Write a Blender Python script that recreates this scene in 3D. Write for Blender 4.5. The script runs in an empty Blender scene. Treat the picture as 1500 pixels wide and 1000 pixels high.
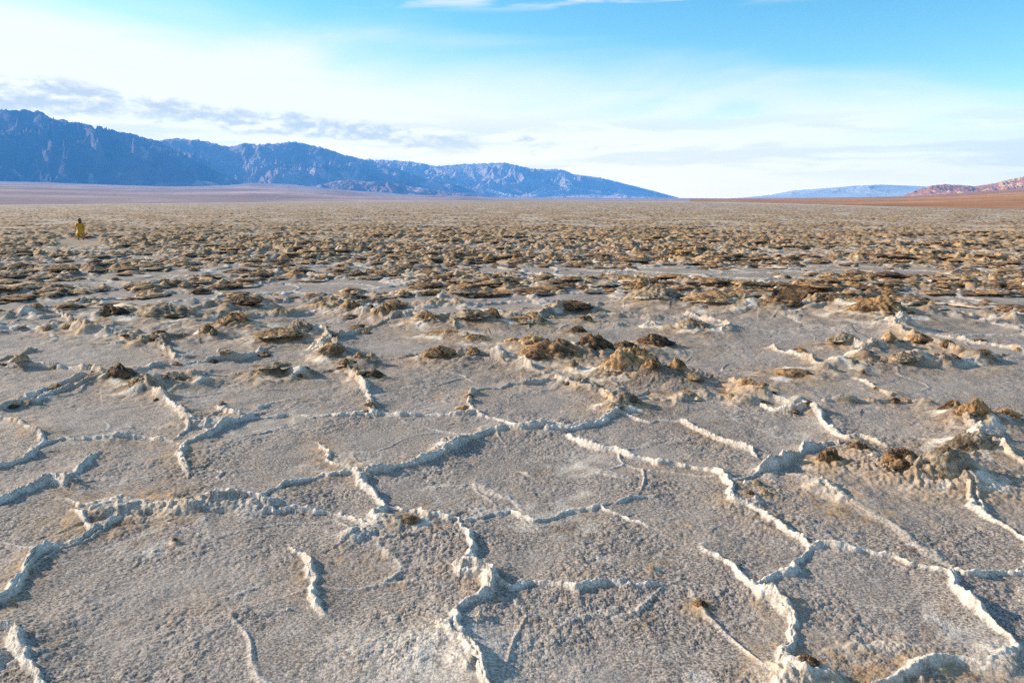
import bpy, bmesh, math, random
import numpy as np
from mathutils import Vector, Matrix
R = math.radians
random.seed(7)
rng = np.random.default_rng(7)
sc = bpy.context.scene
COL = sc.collection

# ------------------------------------------------------------------ camera
FPX = 1144.0            # focal length in pixels of a 1500 px wide picture
PITCH = R(10.35)
CAMH = 2.1
cam = bpy.data.objects.new('camera', bpy.data.cameras.new('camera'))
COL.objects.link(cam)
cam.data.sensor_width = 36.0
cam.data.lens = 36.0 * FPX / 1500.0
cam.data.clip_start = 0.05
cam.data.clip_end = 200000
cam.location = (0, 0, CAMH)
cam.rotation_euler = (R(90) - PITCH, 0, 0)
sc.camera = cam

# ------------------------------------------------------------------ sun, exposure
SUN_AZ = R(-74)         # from the view direction (+Y), negative is left
SUN_EL = R(23)
sun = bpy.data.objects.new('sun', bpy.data.lights.new('sun', 'SUN'))
COL.objects.link(sun)
sun.data.energy = 5.0
sun.data.angle = R(0.5)
sun.data.color = (1.0, 0.87, 0.69)
sdir = Vector((math.sin(SUN_AZ) * math.cos(SUN_EL), math.cos(SUN_AZ) * math.cos(SUN_EL), math.sin(SUN_EL)))
sun.rotation_euler = sdir.to_track_quat('Z', 'Y').to_euler()
sc.view_settings.view_transform = 'Standard'
sc.view_settings.look = 'None'
sc.view_settings.gamma = 1.0
sc.view_settings.use_curve_mapping = False
sc.view_settings.exposure = 0.95
cy = sc.cycles
cy.max_bounces = 4
cy.diffuse_bounces = 3
cy.volume_bounces = 2
cy.use_denoising = False

# ------------------------------------------------------------------ node helper
class NT:
    def __init__(self, tree):
        self.t = tree
        tree.nodes.clear()
    def n(self, typ, **kw):
        nd = self.t.nodes.new(typ)
        for k, v in kw.items():
            setattr(nd, k, v)
        return nd
    def link(self, a, b):
        self.t.links.new(a, b)
    def val(self, sock, v):
        if isinstance(v, bpy.types.NodeSocket):
            self.link(v, sock)
        else:
            if isinstance(v, (tuple, list)) and len(v) == 3 and len(sock.default_value) == 4:
                v = (*v, 1.0)
            sock.default_value = v
    def m(self, op, a, b=0.0, c=None, clamp=False):
        nd = self.n('ShaderNodeMath', operation=op, use_clamp=clamp)
        self.val(nd.inputs[0], a)
        self.val(nd.inputs[1], b)
        if c is not None:
            self.val(nd.inputs[2], c)
        return nd.outputs[0]
    def step(self, x, a, b, lo=0.0, hi=1.0):
        nd = self.n('ShaderNodeMapRange', interpolation_type='SMOOTHSTEP')
        self.val(nd.inputs['Value'], x)
        self.val(nd.inputs['From Min'], a); self.val(nd.inputs['From Max'], b)
        self.val(nd.inputs['To Min'], lo); self.val(nd.inputs['To Max'], hi)
        return nd.outputs[0]
    def mix(self, f, a, b):
        nd = self.n('ShaderNodeMix', data_type='RGBA')
        self.val(nd.inputs[0], f); self.val(nd.inputs[6], a); self.val(nd.inputs[7], b)
        return nd.outputs[2]
    def noise(self, vec, scale, detail=2.0, rough=0.5, dist=0.0):
        nd = self.n('ShaderNodeTexNoise')
        if vec is not None:
            self.link(vec, nd.inputs['Vector'])
        nd.inputs['Scale'].default_value = scale
        nd.inputs['Detail'].default_value = detail
        nd.inputs['Roughness'].default_value = rough
        nd.inputs['Distortion'].default_value = dist
        return nd.outputs[0]
    def comb(self, x, y, z):
        nd = self.n('ShaderNodeCombineXYZ')
        for s, v in zip(nd.inputs, (x, y, z)):
            self.val(s, v)
        return nd.outputs[0]

# ------------------------------------------------------------------ world: sky with clouds
HAZE_L = 7400.0                     # metres of air that dim a view to 1/e
HAZE_COL = (0.10, 0.42, 1.0)
HAZE_GLOW = (0.068, 0.20, 0.45)      # light scattered by that air at full depth
VEIL = (0.505, 0.51, 0.51)
world = bpy.data.worlds.new('World')
sc.world = world
world.use_nodes = True
W = NT(world.node_tree)
out = W.n('ShaderNodeOutputWorld')
sky = W.n('ShaderNodeTexSky', sky_type='NISHITA')
sky.sun_disc = False
sky.sun_elevation = SUN_EL
sky.sun_rotation = SUN_AZ
sky.altitude = 0
sky.air_density = 1.0
sky.dust_density = 0.6
sky.ozone_density = 2.0
hs = W.n('ShaderNodeHueSaturation')
hs.inputs['Hue'].default_value = 0.488
hs.inputs['Saturation'].default_value = 1.38
hs.inputs['Value'].default_value = 1.0
W.link(sky.outputs[0], hs.inputs['Color'])
def vm(op, a, b):
    nd = W.n('ShaderNodeVectorMath', operation=op)
    for q, v in zip(nd.inputs, (a, b)):
        W.val(q, v)
    return nd.outputs[0]
c_sky = vm('MULTIPLY', hs.outputs[0], (0.100, 0.106, 0.107))
tc = W.n('ShaderNodeTexCoord')
sx = W.n('ShaderNodeSeparateXYZ')
W.link(tc.outputs['Generated'], sx.inputs[0])
az = W.m('MULTIPLY', W.m('ARCTAN2', sx.outputs[0], sx.outputs[1]), 57.2958)     # degrees, right positive
el = W.m('MULTIPLY', W.m('ARCSINE', sx.outputs[2]), 57.2958)
v_wide = W.comb(W.m('MULTIPLY', az, 0.045), W.m('MULTIPLY', el, 0.22), 0.0)
v_streak = W.comb(W.m('MULTIPLY', az, 0.10), W.m('MULTIPLY', el, 0.85), 3.0)
v_puff = W.comb(W.m('MULTIPLY', az, 0.30), W.m('MULTIPLY', el, 0.68), 4.0)
v_puff_up = W.comb(W.m('ADD', W.m('MULTIPLY', az, 0.30), -0.03), W.m('ADD', W.m('MULTIPLY', el, 0.68), 0.22), 4.0)
n_wide = W.noise(v_wide, 1.0, 5, 0.5, 0.6)
n_str = W.noise(v_streak, 1.0, 5, 0.55, 0.4)
n_puff = W.noise(v_puff, 1.0, 7, 0.58, 0.1)
n_puff_up = W.noise(v_puff_up, 1.0, 7, 0.58, 0.1)
# thin white veil: a bank that climbs to the left, fading to blue overhead and towards the right
edge = W.m('ADD', W.m('MULTIPLY', az, 0.12), W.m('MULTIPLY', W.m('SUBTRACT', n_wide, 0.5), 9.0))
veil = W.step(W.m('ADD', el, edge), 11.7, 5.4)
veil_lo = W.step(el, 7.0, 3.0)
veil = W.m('MAXIMUM', veil, W.m('MULTIPLY', veil_lo, 0.9))
# a clearer blue-green gap low in the right half
gap = W.m('MULTIPLY', W.step(az, 2.0, 16.0), W.m('MULTIPLY', W.step(el, 4.2, 5.6), W.step(el, 7.4, 6.0)))
gap = W.m('MULTIPLY', gap, W.step(n_wide, 0.38, 0.6))
veil = W.m('MULTIPLY', veil, W.m('SUBTRACT', 1.0, W.m('MULTIPLY', gap, 0.95)))
veil = W.m('MULTIPLY', veil, W.step(n_str, 0.15, 0.5, 0.72, 1.0))
veil = W.m('MAXIMUM', veil, W.m('MULTIPLY', W.step(el, 12.3, 13.4), W.step(n_str, 0.5, 0.62, 0.0, 0.8)))
veil = W.m('MULTIPLY', veil, 0.93)
c1 = W.mix(veil, c_sky, VEIL)
# cumulus bank low on the left and flat grey bands low on the right
bank_c = W.m('ADD', 4.65, W.m('MULTIPLY', W.m('ADD', az, 12.0), -0.078))
bank_w = W.m('MAXIMUM', 0.9, W.m('MULTIPLY', az, -0.05))
bank = W.step(W.m('DIVIDE', W.m('ABSOLUTE', W.m('SUBTRACT', el, bank_c)), bank_w), 1.25, 0.3)
bank = W.m('MULTIPLY', bank, W.step(az, 12.0, -8.0))
puff = W.step(W.m('ADD', n_puff, W.m('MULTIPLY', bank, 0.26)), 0.57, 0.72)
puff = W.m('MULTIPLY', puff, W.step(bank, 0.0, 0.3))
lit = W.step(W.m('SUBTRACT', n_puff, n_puff_up), -0.08, 0.12)
bands = W.m('MULTIPLY', W.step(n_str, 0.43, 0.60), W.m('MULTIPLY', W.step(el, 0.8, 2.2), W.step(el, 6.4, 4.4)))
c_puff = W.mix(lit, (0.255, 0.32, 0.395), (0.51, 0.515, 0.51))
c2 = W.mix(W.m('MULTIPLY', puff, 0.82), c1, c_puff)
c3 = W.mix(W.m('MULTIPLY', bands, 0.62), c2, (0.365, 0.405, 0.445))
# the low sky glows brighter and warmer than it looks, for it is seen through kilometres of air
air = W.m('MINIMUM', 9000.0, W.m('DIVIDE', 700.0, W.m('MAXIMUM', W.m('ABSOLUTE', sx.outputs[2]), 0.02)))
trans = W.m('EXPONENT', W.m('DIVIDE', air, -HAZE_L))
opac = W.m('SUBTRACT', 1.0, trans)
hz_c = vm('MULTIPLY', W.comb(opac, opac, opac), HAZE_GLOW)
c4 = vm('DIVIDE', vm('MAXIMUM', vm('SUBTRACT', c3, hz_c), (0.0, 0.0, 0.0)), W.comb(trans, trans, trans))
bg = W.n('ShaderNodeBackground')
W.link(c4, bg.inputs['Color'])
W.link(bg.outputs[0], out.inputs['Surface'])

# ------------------------------------------------------------------ numeric noise
_ang = rng.random(256).astype(np.float32) * 2 * np.pi
GC, GS = np.cos(_ang), np.sin(_ang)
def _h2(ix, iy, seed):
    h = ix.astype(np.uint32) * np.uint32(374761393) + iy.astype(np.uint32) * np.uint32(668265263) + np.uint32((seed * 974711 + 12345) & 0xffffffff)
    h = (h ^ (h >> np.uint32(13))) * np.uint32(1274126177)
    return (h ^ (h >> np.uint32(16))) & np.uint32(255)
def perlin(x, y, seed=0):
    x = np.asarray(x, np.float32); y = np.asarray(y, np.float32)
    x0 = np.floor(x); y0 = np.floor(y)
    fx = x - x0; fy = y - y0
    ix = x0.astype(np.int32); iy = y0.astype(np.int32)
    u = fx * fx * fx * (fx * (fx * 6 - 15) + 10)
    v = fy * fy * fy * (fy * (fy * 6 - 15) + 10)
    def g(dx, dy):
        k = _h2(ix + dx, iy + dy, seed)
        return GC[k] * (fx - dx) + GS[k] * (fy - dy)
    a = g(0, 0); a += u * (g(1, 0) - a)
    b = g(0, 1); b += u * (g(1, 1) - b)
    return (a + v * (b - a)) * np.float32(1.5)
def fbm(x, y, lam, octs, seed, gain=0.5):
    s = 0; a = 1.0
    for o in range(octs):
        s = s + a * perlin(x / lam, y / lam, seed + o * 17)
        lam *= 0.5; a *= gain
    return s
def ridged(x, y, lam, octs, seed, gain=0.5):
    s = 0; a = 1.0; tot = 0; w = 1.0
    for o in range(octs):
        n = 1 - np.abs(perlin(x / lam + 3.1 * o, y / lam - 1.7 * o, seed + o * 13))
        n = n * n * w
        w = np.clip(n * 1.6, 0, 1)
        s = s + a * n; tot += a
        lam *= 0.47; a *= gain
    return s / tot
def sstep(x, a, b):
    t = np.clip((x - a) / (b - a), 0, 1)
    return t * t * (3 - 2 * t)

def pix_ray(px, py):
    u = (px - 750.0) / FPX; v = (500.0 - py) / FPX
    cp, sp = math.cos(PITCH), math.sin(PITCH)
    return (u, cp + v * sp, -sp + v * cp)
def ground_at(px, py):
    x, y, z = pix_ray(px, py)
    t = -CAMH / z
    return x * t, y * t
def pix_dir(px, py):
    x, y, z = pix_ray(px, py)
    return math.atan2(x, y), z / math.hypot(x, y)      # azimuth, tan(elevation)

# ------------------------------------------------------------------ materials
def new_mat(name):
    m = bpy.data.materials.new(name)
    m.use_nodes = True
    t = NT(m.node_tree)
    o = t.n('ShaderNodeOutputMaterial')
    b = t.n('ShaderNodeBsdfPrincipled')
    b.inputs['Roughness'].default_value = 0.85
    b.inputs['Specular IOR Level'].default_value = 0.25
    t.link(b.outputs[0], o.inputs['Surface'])
    return m, t, b

def crust_material():
    m, t, b = new_mat('salt_crust')
    geo = t.n('ShaderNodeNewGeometry')
    pos = geo.outputs['Position']
    at = t.n('ShaderNodeAttribute', attribute_name='crust')
    sp = t.n('ShaderNodeSeparateColor')
    t.link(at.outputs['Color'], sp.inputs[0])
    salt, brown, rough = sp.outputs
    grain = t.noise(pos, 70.0, 3, 0.6)
    mid = t.noise(pos, 9.0, 4, 0.6)
    patch = t.noise(pos, 0.9, 4, 0.55)
    c = t.mix(t.step(grain, 0.36, 0.64), (0.092, 0.071, 0.058), (0.40, 0.35, 0.308))
    c = t.mix(t.m('MULTIPLY', t.step(patch, 0.42, 0.7), 0.45), c, (0.365, 0.318, 0.285))
    c = t.mix(t.m('MULTIPLY', t.step(mid, 0.50, 0.70), 0.42), c, (0.24, 0.165, 0.115))
    bt = t.mix(t.step(t.m('ADD', t.m('MULTIPLY', mid, 0.6), t.m('MULTIPLY', patch, 0.4)), 0.40, 0.58), (0.085, 0.046, 0.022), (0.42, 0.26, 0.125))
    bt = t.mix(t.m('MULTIPLY', t.step(grain, 0.4, 0.65), 0.35), bt, (0.40, 0.31, 0.20))
    c = t.mix(brown, c, bt)
    sm = t.m('MULTIPLY', salt, t.step(mid, 0.25, 0.5, 0.6, 1.0))
    c = t.mix(sm, c, t.mix(t.step(grain, 0.35, 0.65), (0.55, 0.475, 0.39), (0.82, 0.765, 0.685)))
    t.link(c, b.inputs['Base Color'])
    bn = t.n('ShaderNodeBump')
    bn.inputs['Strength'].default_value = 0.6
    bn.inputs['Distance'].default_value = 0.006
    t.link(t.noise(pos, 120.0, 3, 0.65), bn.inputs['Height'])
    t.link(bn.outputs[0], b.inputs['Normal'])
    return m
M_CRUST = crust_material()

def clod_material(name, dark, light, salt_amt):
    m, t, b = new_mat(name)
    geo = t.n('ShaderNodeNewGeometry')
    pos = geo.outputs['Position']
    tcn = t.n('ShaderNodeTexCoord')
    sg = t.n('ShaderNodeSeparateXYZ')
    t.link(tcn.outputs['Generated'], sg.inputs[0])
    n1 = t.noise(pos, 4.0, 5, 0.6)
    n2 = t.noise(pos, 13.0, 4, 0.6)
    n3 = t.noise(pos, 90.0, 2, 0.6)
    c = t.mix(t.step(t.m('ADD', t.m('MULTIPLY', n1, 0.5), t.m('MULTIPLY', n2, 0.5)), 0.43, 0.58), dark, light)
    c = t.mix(t.m('MULTIPLY', t.step(n3, 0.5, 0.7), 0.3), c, (0.45, 0.37, 0.27))
    # dried salt climbs up from the foot of the clod in tongues
    s = t.step(t.m('ADD', t.m('MULTIPLY', sg.outputs[2], -0.9), t.m('ADD', n1, t.m('MULTIPLY', n2, 0.35))), 0.62 - salt_amt, 0.86 - salt_amt)
    c = t.mix(t.m('MULTIPLY', s, 0.85), c, t.mix(n3, (0.50, 0.42, 0.31), (0.76, 0.68, 0.56)))
    t.link(c, b.inputs['Base Color'])
    bn = t.n('ShaderNodeBump')
    bn.inputs['Strength'].default_value = 0.8
    bn.inputs['Distance'].default_value = 0.012
    t.link(t.noise(pos, 60.0, 5, 0.7), bn.inputs['Height'])
    t.link(bn.outputs[0], b.inputs['Normal'])
    return m
CM = {
    'brown': clod_material('brown_crust', (0.060, 0.031, 0.014), (0.37, 0.21, 0.09), 0.12),
    'dark': clod_material('dark_crust', (0.022, 0.012, 0.006), (0.19, 0.10, 0.042), -0.04),
    'tan': clod_material('tan_crust', (0.14, 0.076, 0.032), (0.48, 0.30, 0.145), 0.28),
    'gray': clod_material('gray_crust', (0.11, 0.075, 0.045), (0.38, 0.30, 0.21), 0.20),
    'pale': clod_material('pale_salt', (0.42, 0.36, 0.29), (0.66, 0.60, 0.52), 0.35),
}

def simple_mat(name, col, rough=0.8, var=0.25, scale=30.0):
    m, t, b = new_mat(name)
    tcn = t.n('ShaderNodeTexCoord')
    n = t.noise(tcn.outputs['Object'], scale, 3, 0.6)
    c = t.mix(n, tuple(x * (1 - var) for x in col), tuple(min(1, x * (1 + var)) for x in col))
    t.link(c, b.inputs['Base Color'])
    b.inputs['Roughness'].default_value = rough
    return m

# ------------------------------------------------------------------ object helpers
def tag(o, label=None, cat=None, group=None, kind=None):
    if label: o['label'] = label
    if cat: o['category'] = cat
    if group: o['group'] = group
    if kind: o['kind'] = kind
    return o
def mesh_from_arrays(name, verts, quads, smooth=True):
    me = bpy.data.meshes.new(name)
    nv, nq = len(verts), len(quads)
    k = quads.shape[1]
    me.vertices.add(nv)
    me.vertices.foreach_set('co', np.ascontiguousarray(verts, np.float32).ravel())
    me.loops.add(nq * k)
    me.loops.foreach_set('vertex_index', np.ascontiguousarray(quads, np.int32).ravel())
    me.polygons.add(nq)
    me.polygons.foreach_set('loop_start', np.arange(0, nq * k, k, dtype=np.int32))
    me.update(calc_edges=True)
    if smooth:
        me.shade_smooth()
    return me
def add_obj(name, me, mat, parent=None):
    o = bpy.data.objects.new(name, me)
    COL.objects.link(o)
    if mat is not None:
        me.materials.clear()
        me.materials.append(mat)
    if parent is not None:
        o.parent = parent
    return o

# ------------------------------------------------------------------ shoreline of the pan (distance by azimuth)
SH = [(-1500, 318), (0, 300.5), (250, 298), (500, 295.6), (750, 294.2), (1000, 296), (1150, 299), (1300, 303), (1500, 306), (3000, 325)]
sh_az = np.array([pix_dir(px, 291)[0] for px, _ in SH])
sh_r = np.array([CAMH / -pix_dir(px, py)[1] for px, py in SH])
def shore(azim):
    return np.exp(np.interp(azim, sh_az, np.log(sh_r)))

# ------------------------------------------------------------------ ground: one sheet, salt ridges traced on it near, crust field beyond
#  each line: points (u,v), half width m, height m, skirt 0..1, stain 0..1, twin crest
T = 'thin'; B = 'mid'; C = 'thick'; D = 'faint'; E = 'mound'
STY = {T: (.017, .017, .8, .5, 0), B: (.0235, .025, 1.35, .9, 1), C: (.032, .033, 1.6, .9, 1), D: (.04, .010, .6, .5, 0), E: (.12, .034, 1.6, 1.2, 0)}
LINES = [
 (B, '0,887 15,872 35,850 40,835 60,815 78,807 105,800 125,790 140,780 160,772 178,765'),
 (E, '178,757 205,749 230,750 250,752 280,748 300,746 340,744 370,745 395,749'),
 (B, '178,752 205,745 230,747 250,749 280,745 300,743 340,741 370,742 395,747 405,755 430,752 470,753 500,760 520,768 540,775'),
 (B, '75,738 95,735 120,744 150,742 178,738 205,745'),
 (T, '105,750 120,757 130,772 135,783'), (T, '135,757 160,750 178,745'),
 (C, '0,742 30,727 60,716 80,710 92,716'), (B, '90,712 100,707 112,697 125,685 140,670 147,663'),
 (B, '425,798 440,815 450,822 455,835 465,850 460,862 455,878 468,890 480,905 487,912'),
 (B, '380,737 395,725 420,715 445,710 470,702 500,700 520,698 535,703'),
 (C, '0,930 15,935 22,950 30,965 40,980 55,1000 70,1030'),
 (T, '500,797 510,787 520,780 533,775'),
 (C, '530,705 533,718 545,725 555,735 565,745 568,752 560,757 547,762 552,770 565,772'),
 (B, '572,748 590,752 610,755 630,762 660,763 690,765 720,757 740,755 752,752 770,762 780,768 800,765 815,758 835,752 860,748 875,744'),
 (T, '875,744 890,742 910,740 925,733 945,732 970,730'),
 (T, '875,744 890,752 915,762 935,770 955,778 975,783'),
 (B, '672,765 680,780 690,795 697,808 690,818 680,830 678,840'),
 (C, '678,840 695,842 710,845 715,852 714,865 708,877 695,888 680,892'),
 (C, '680,892 670,900 665,915 668,930 675,940'), (C, '660,925 650,932 668,945 680,955 690,965 697,980 700,1000 708,1030'),
 (T, '640,960 660,975 680,990'),
 (B, '715,852 735,862 750,865 770,862 785,857 810,860 835,865 845,866 870,860 890,855 912,857'), (T, '912,857 935,862 970,860 1000,863'),
 (D, '548,893 565,905 575,915 580,925'), (E, '525,787 540,780 560,774 580,782 590,787'),
 (C, '1060,705 1068,715 1070,730 1075,740 1090,745'), (B, '1090,745 1105,752 1115,760 1135,772 1155,787 1172,798 1180,805'),
 (B, '1180,805 1178,820 1163,832 1162,842 1145,845 1130,850 1115,862 1108,860'),
 (B, '1030,815 1040,820 1060,825 1070,835 1085,848 1100,860 1115,870'),
 (C, '1115,870 1130,882 1145,895 1157,910 1160,922 1155,932 1160,945 1160,958 1148,968 1155,978 1150,990 1147,1000 1145,1030'),
 (D, '1030,815 1028,808 1037,792'),
 (B, '1180,810 1195,805 1215,806 1240,810 1265,812 1285,815 1305,818 1320,820 1335,828 1350,832 1370,837 1385,842 1395,845'),
 (C, '1395,845 1393,858 1400,872 1415,885 1430,895 1440,903 1450,915 1465,928 1485,940 1493,948 1490,957 1470,962'),
 (C, '1470,962 1450,975 1430,978 1410,978 1380,980 1350,985 1330,993 1315,1000 1290,1015'),
 (E, '1440,950 1465,965 1440,978'),
 (B, '1395,840 1410,845 1430,846 1450,844 1475,843 1510,842'), (T, '1485,840 1492,830 1505,820'),
 (T, '1200,718 1215,725 1235,735 1250,742'), (D, '1250,742 1270,752 1285,760 1300,768 1310,775 1325,785 1340,797 1355,807 1370,820 1390,830'),
 (B, '1290,700 1320,705 1345,710 1370,712 1400,715 1415,722 1420,735 1425,750 1440,757 1460,767 1480,778 1510,797'), (T, '1405,715 1430,722 1435,748'),
 (D, '1190,958 1240,950 1290,948 1340,948 1390,950'), (E, '1165,1004 1185,1000 1210,1004'),
 # middle left
 (T, '60,455 80,458 93,465 105,477'), (B, '105,477 130,483 150,488 170,493 190,500 205,500'), (C, '205,500 228,495 235,507 245,518 255,527'), (E, '130,488 170,496 200,502 228,500'),
 (D, '0,471 40,462 60,455'), (T, '55,455 85,452 110,445 140,438'), (E, '0,487 30,485 60,484 110,484 130,488'),
 (T, '0,530 20,525 40,517 53,512 47,509'), (B, '0,543 40,540 80,542 120,543 150,548'),
 (C, '0,602 20,595 45,585 60,575 85,567 110,560 130,557 150,555'), (B, '50,590 75,577 110,570 140,562 160,557'),
 (C, '195,555 205,550 220,543 235,540'), (B, '235,540 265,537 300,533 330,530'), (C, '330,530 355,528 370,525 385,517'), (T, '385,517 405,510'),
 (B, '180,568 200,565 215,570 230,583 245,590 260,602 267,610'), (B, '267,610 280,620 275,630 262,640'),
 (B, '0,615 20,618 35,620 45,632 60,640 65,650'),
 (B, '0,690 20,683 40,675 50,662 62,653 75,650 95,647 120,648 150,646 180,645 210,645 225,648 245,650 265,655'),
 (C, '275,700 270,685 265,672 270,660 275,650 290,645 305,640'), (C, '305,640 320,630 335,622 350,618 370,612'), (T, '370,612 390,612 420,610 440,611 470,612 500,613 520,612 545,610'),
 (E, '300,628 325,622'), (B, '325,588 323,600 335,605 350,610'),
 (B, '460,648 470,655 480,668 480,680 490,685 510,688'), (T, '308,688 322,694 322,708'), (D, '510,688 520,696 535,703'),
 (E, '240,572 250,563 270,559 290,562'), (B, '300,557 340,554 380,555 400,552 440,553 470,549 500,545'), (E, '372,556 400,553 430,554'),
 (B, '365,503 395,500 420,500 440,495 460,495 480,500'), (C, '470,490 482,502 490,515 497,528'), (C, '478,505 490,520 505,530'),
 # middle
 (C, '500,540 515,553 525,563 535,575'), (C, '535,575 542,590 545,605'), (B, '500,613 530,608 560,610'), (T, '560,610 600,612 640,611 680,612 695,610'),
 (B, '692,608 690,595 688,585 695,577 710,573'), (T, '710,573 730,572 745,567 775,565 800,563 815,562'),
 (B, '695,610 710,615 725,618 740,623 750,628 757,630'),
 (C, '545,698 570,695 590,690 610,685 630,677 650,668 665,660 685,650 700,642 720,637 745,633 770,632 800,628 815,626'), (C, '815,626 830,630 850,628 875,622 895,615 905,612'),
 (C, '800,634 830,634 860,630 890,620'),
 (C, '815,560 830,565 845,570 865,575 885,580'), (C, '885,580 893,590 900,605 905,612'), (T, '905,612 930,618 950,622 975,620 1000,622'),
 (B, '1000,620 1023,633 1047,647 1077,655 1100,663 1115,676'),
 (B, '832,642 850,650 880,660 900,663 920,670 945,675 960,682 990,683 1010,687 1040,692 1060,703'),
 (B, '500,497 520,490 540,485 560,478 575,473'), (B, '510,465 545,468 570,475 590,472 605,470 620,475 650,478'), (E, '650,478 670,475 690,478 730,472 765,473 790,472'), (C, '790,470 830,462 860,459 868,462'),
 (T, '655,475 670,487'), (T, '630,495 700,500'), (T, '550,532 600,527 640,522'), (C, '670,532 700,530 740,532'), (C, '675,536 705,535 738,537'),
 (T, '728,535 745,542 770,545 795,553'), (T, '905,600 945,590 975,592 1000,590'), (E, '1000,590 1020,589 1060,589 1100,593'),
 (B, '1000,555 1050,560 1070,562 1090,572 1110,583 1130,588 1160,592 1180,598'), (C, '1180,598 1195,605 1205,620 1215,632 1228,643 1240,648'), (E, '1090,578 1130,590 1165,596'),
 (B, '1100,592 1120,600 1145,607 1170,607 1185,602'),
 (B, '1060,703 1075,712 1123,697 1143,687'), (C, '1123,697 1143,687 1167,677 1180,663 1200,657 1230,657'), (B, '1240,645 1265,645 1280,650 1300,660 1325,668'),
 (B, '1205,592 1240,592 1280,593 1330,592 1370,592'), (B, '1250,555 1265,562 1280,570 1300,578 1305,583'),
 (B, '1000,462 1030,470 1060,475 1070,482 1055,490'), (B, '1118,510 1140,517 1165,523 1185,532 1205,542'), (E, '1205,544 1240,537 1270,532 1310,539'), (E, '1310,539 1360,537 1400,537 1440,532 1455,527'),
 (C, '1300,480 1320,492 1335,500 1370,510 1395,518'), (B, '1395,518 1420,522 1450,530'), (B, '1220,508 1270,515 1320,510 1340,512'), (B, '1370,495 1400,500 1430,505 1470,510 1510,515'),
 (B, '1433,653 1467,667 1505,692'), (C, '1405,620 1425,640 1435,652'),
 (B, '455,615 480,612 520,612'), (T, '760,690 790,700'), (D, '700,715 740,730 765,748'), (D, '860,690 900,700 950,700'),
 (T, '900,600 915,585 950,580'), (T, '380,600 400,590 440,585'), (D, '1330,640 1360,650 1400,655'), (E, '1170,706 1195,712 1235,738'), (D, '600,720 640,715 680,712'),
 (D, '300,880 340,870 390,850'), (D, '800,920 860,905 920,900'), (D, '1240,880 1290,890 1330,905'),
]

a0 = R(39.5)
az_d = np.arange(-a0, a0, 0.00092)
az_c = np.linspace(a0, 2 * math.pi - a0, 64)
AZ = np.concatenate([az_d, az_c[:-1]]).astype(np.float64)
ND = len(az_d)
rows = [0.35, 0.8, 1.2, 1.5, 1.75]
r = 1.95
while r < 900:
    rows.append(r)
    k = 0.0017 if r < 9 else (0.0017 + 0.0010 * min(1, (r - 9) / 10) if r < 60 else (0.0030 if r < 150 else 0.008))
    r *= 1 + k
while r < 7600:
    rows.append(r)
    r *= 1.12
RAD = np.array(rows)
NR, NA = len(RAD), len(AZ)
sinA, cosA = np.sin(AZ), np.cos(AZ)
X = (RAD[:, None] * sinA[None, :]).astype(np.float32)
Y = (RAD[:, None] * cosA[None, :]).astype(np.float32)
AZs = ((AZ + math.pi) % (2 * math.pi)) - math.pi
SHR = shore(AZs)
Z = np.zeros((NR, NA), np.float32)
SALT = np.zeros_like(Z); BROWN = np.zeros_like(Z); ROUGH = np.zeros_like(Z)
def upto(rmax):
    return int(np.searchsorted(RAD, rmax))
def voronoi_edge(x, y, cell, seed):
    wx = x + .30 * cell * perlin(x / (cell * .7), y / (cell * .7), seed + 50); wy = y + .30 * cell * perlin(x / (cell * .7), y / (cell * .7), seed + 51)
    cx = np.floor(wx / cell).astype(np.int32); cy_ = np.floor(wy / cell).astype(np.int32)
    f1 = np.full(x.shape, 1e9, np.float32); f2 = f1.copy()
    for i in (-1, 0, 1):
        for j in (-1, 0, 1):
            ix, iy = cx + i, cy_ + j
            jx = _h2(ix, iy, seed).astype(np.float32) / 255; jy = _h2(ix, iy, seed + 9).astype(np.float32) / 255
            dd = np.hypot((ix + .1 + .8 * jx) * cell - wx, (iy + .1 + .8 * jy) * cell - wy)
            f2 = np.minimum(f2, np.maximum(f1, dd)); f1 = np.minimum(f1, dd)
    return f2 - f1
iN = upto(24.0)          # rows with traced detail
iF = upto(900.0)
xn, yn = X[:iN], Y[:iN]
N_a = perlin(xn / .33, yn / .33, 1)
N_b = perlin(xn / .095, yn / .095, 2) * (1 - .75 * sstep(RAD[:iN], 10, 18))[:, None]
N_c = perlin(xn / .036, yn / .036, 3) * (1 - sstep(RAD[:iN], 5.5, 10.5))[:, None]
N_big = perlin(xn / 1.1, yn / 1.1, 4)
WX = xn + .030 * perlin(xn / .24, yn / .24, 5) + .019 * perlin(xn / .075, yn / .075, 6)
WY = yn + .030 * perlin(xn / .24, yn / .24, 7) + .019 * perlin(xn / .075, yn / .075, 8)
ROPE = np.zeros_like(xn); SKIRT = np.zeros_like(xn); STAIN = np.zeros_like(xn); SLT = np.zeros_like(xn)
PIX = [[tuple(map(float, q.split(','))) for q in ptxt.split()] for _, ptxt in LINES]
def joins(p, li):
    # does this end of a ridge meet another ridge?
    for lj, Q in enumerate(PIX):
        if lj == li:
            continue
        for a, b in zip(Q, Q[1:]):
            dx, dy = b[0] - a[0], b[1] - a[1]
            t_ = min(1, max(0, ((p[0] - a[0]) * dx + (p[1] - a[1]) * dy) / (dx * dx + dy * dy + 1e-9)))
            if math.hypot(a[0] + t_ * dx - p[0], (a[1] + t_ * dy - p[1]) * 1.6) < 24:
                return True
    return p[0] < 5 or p[0] > 1495 or p[1] > 990
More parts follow.
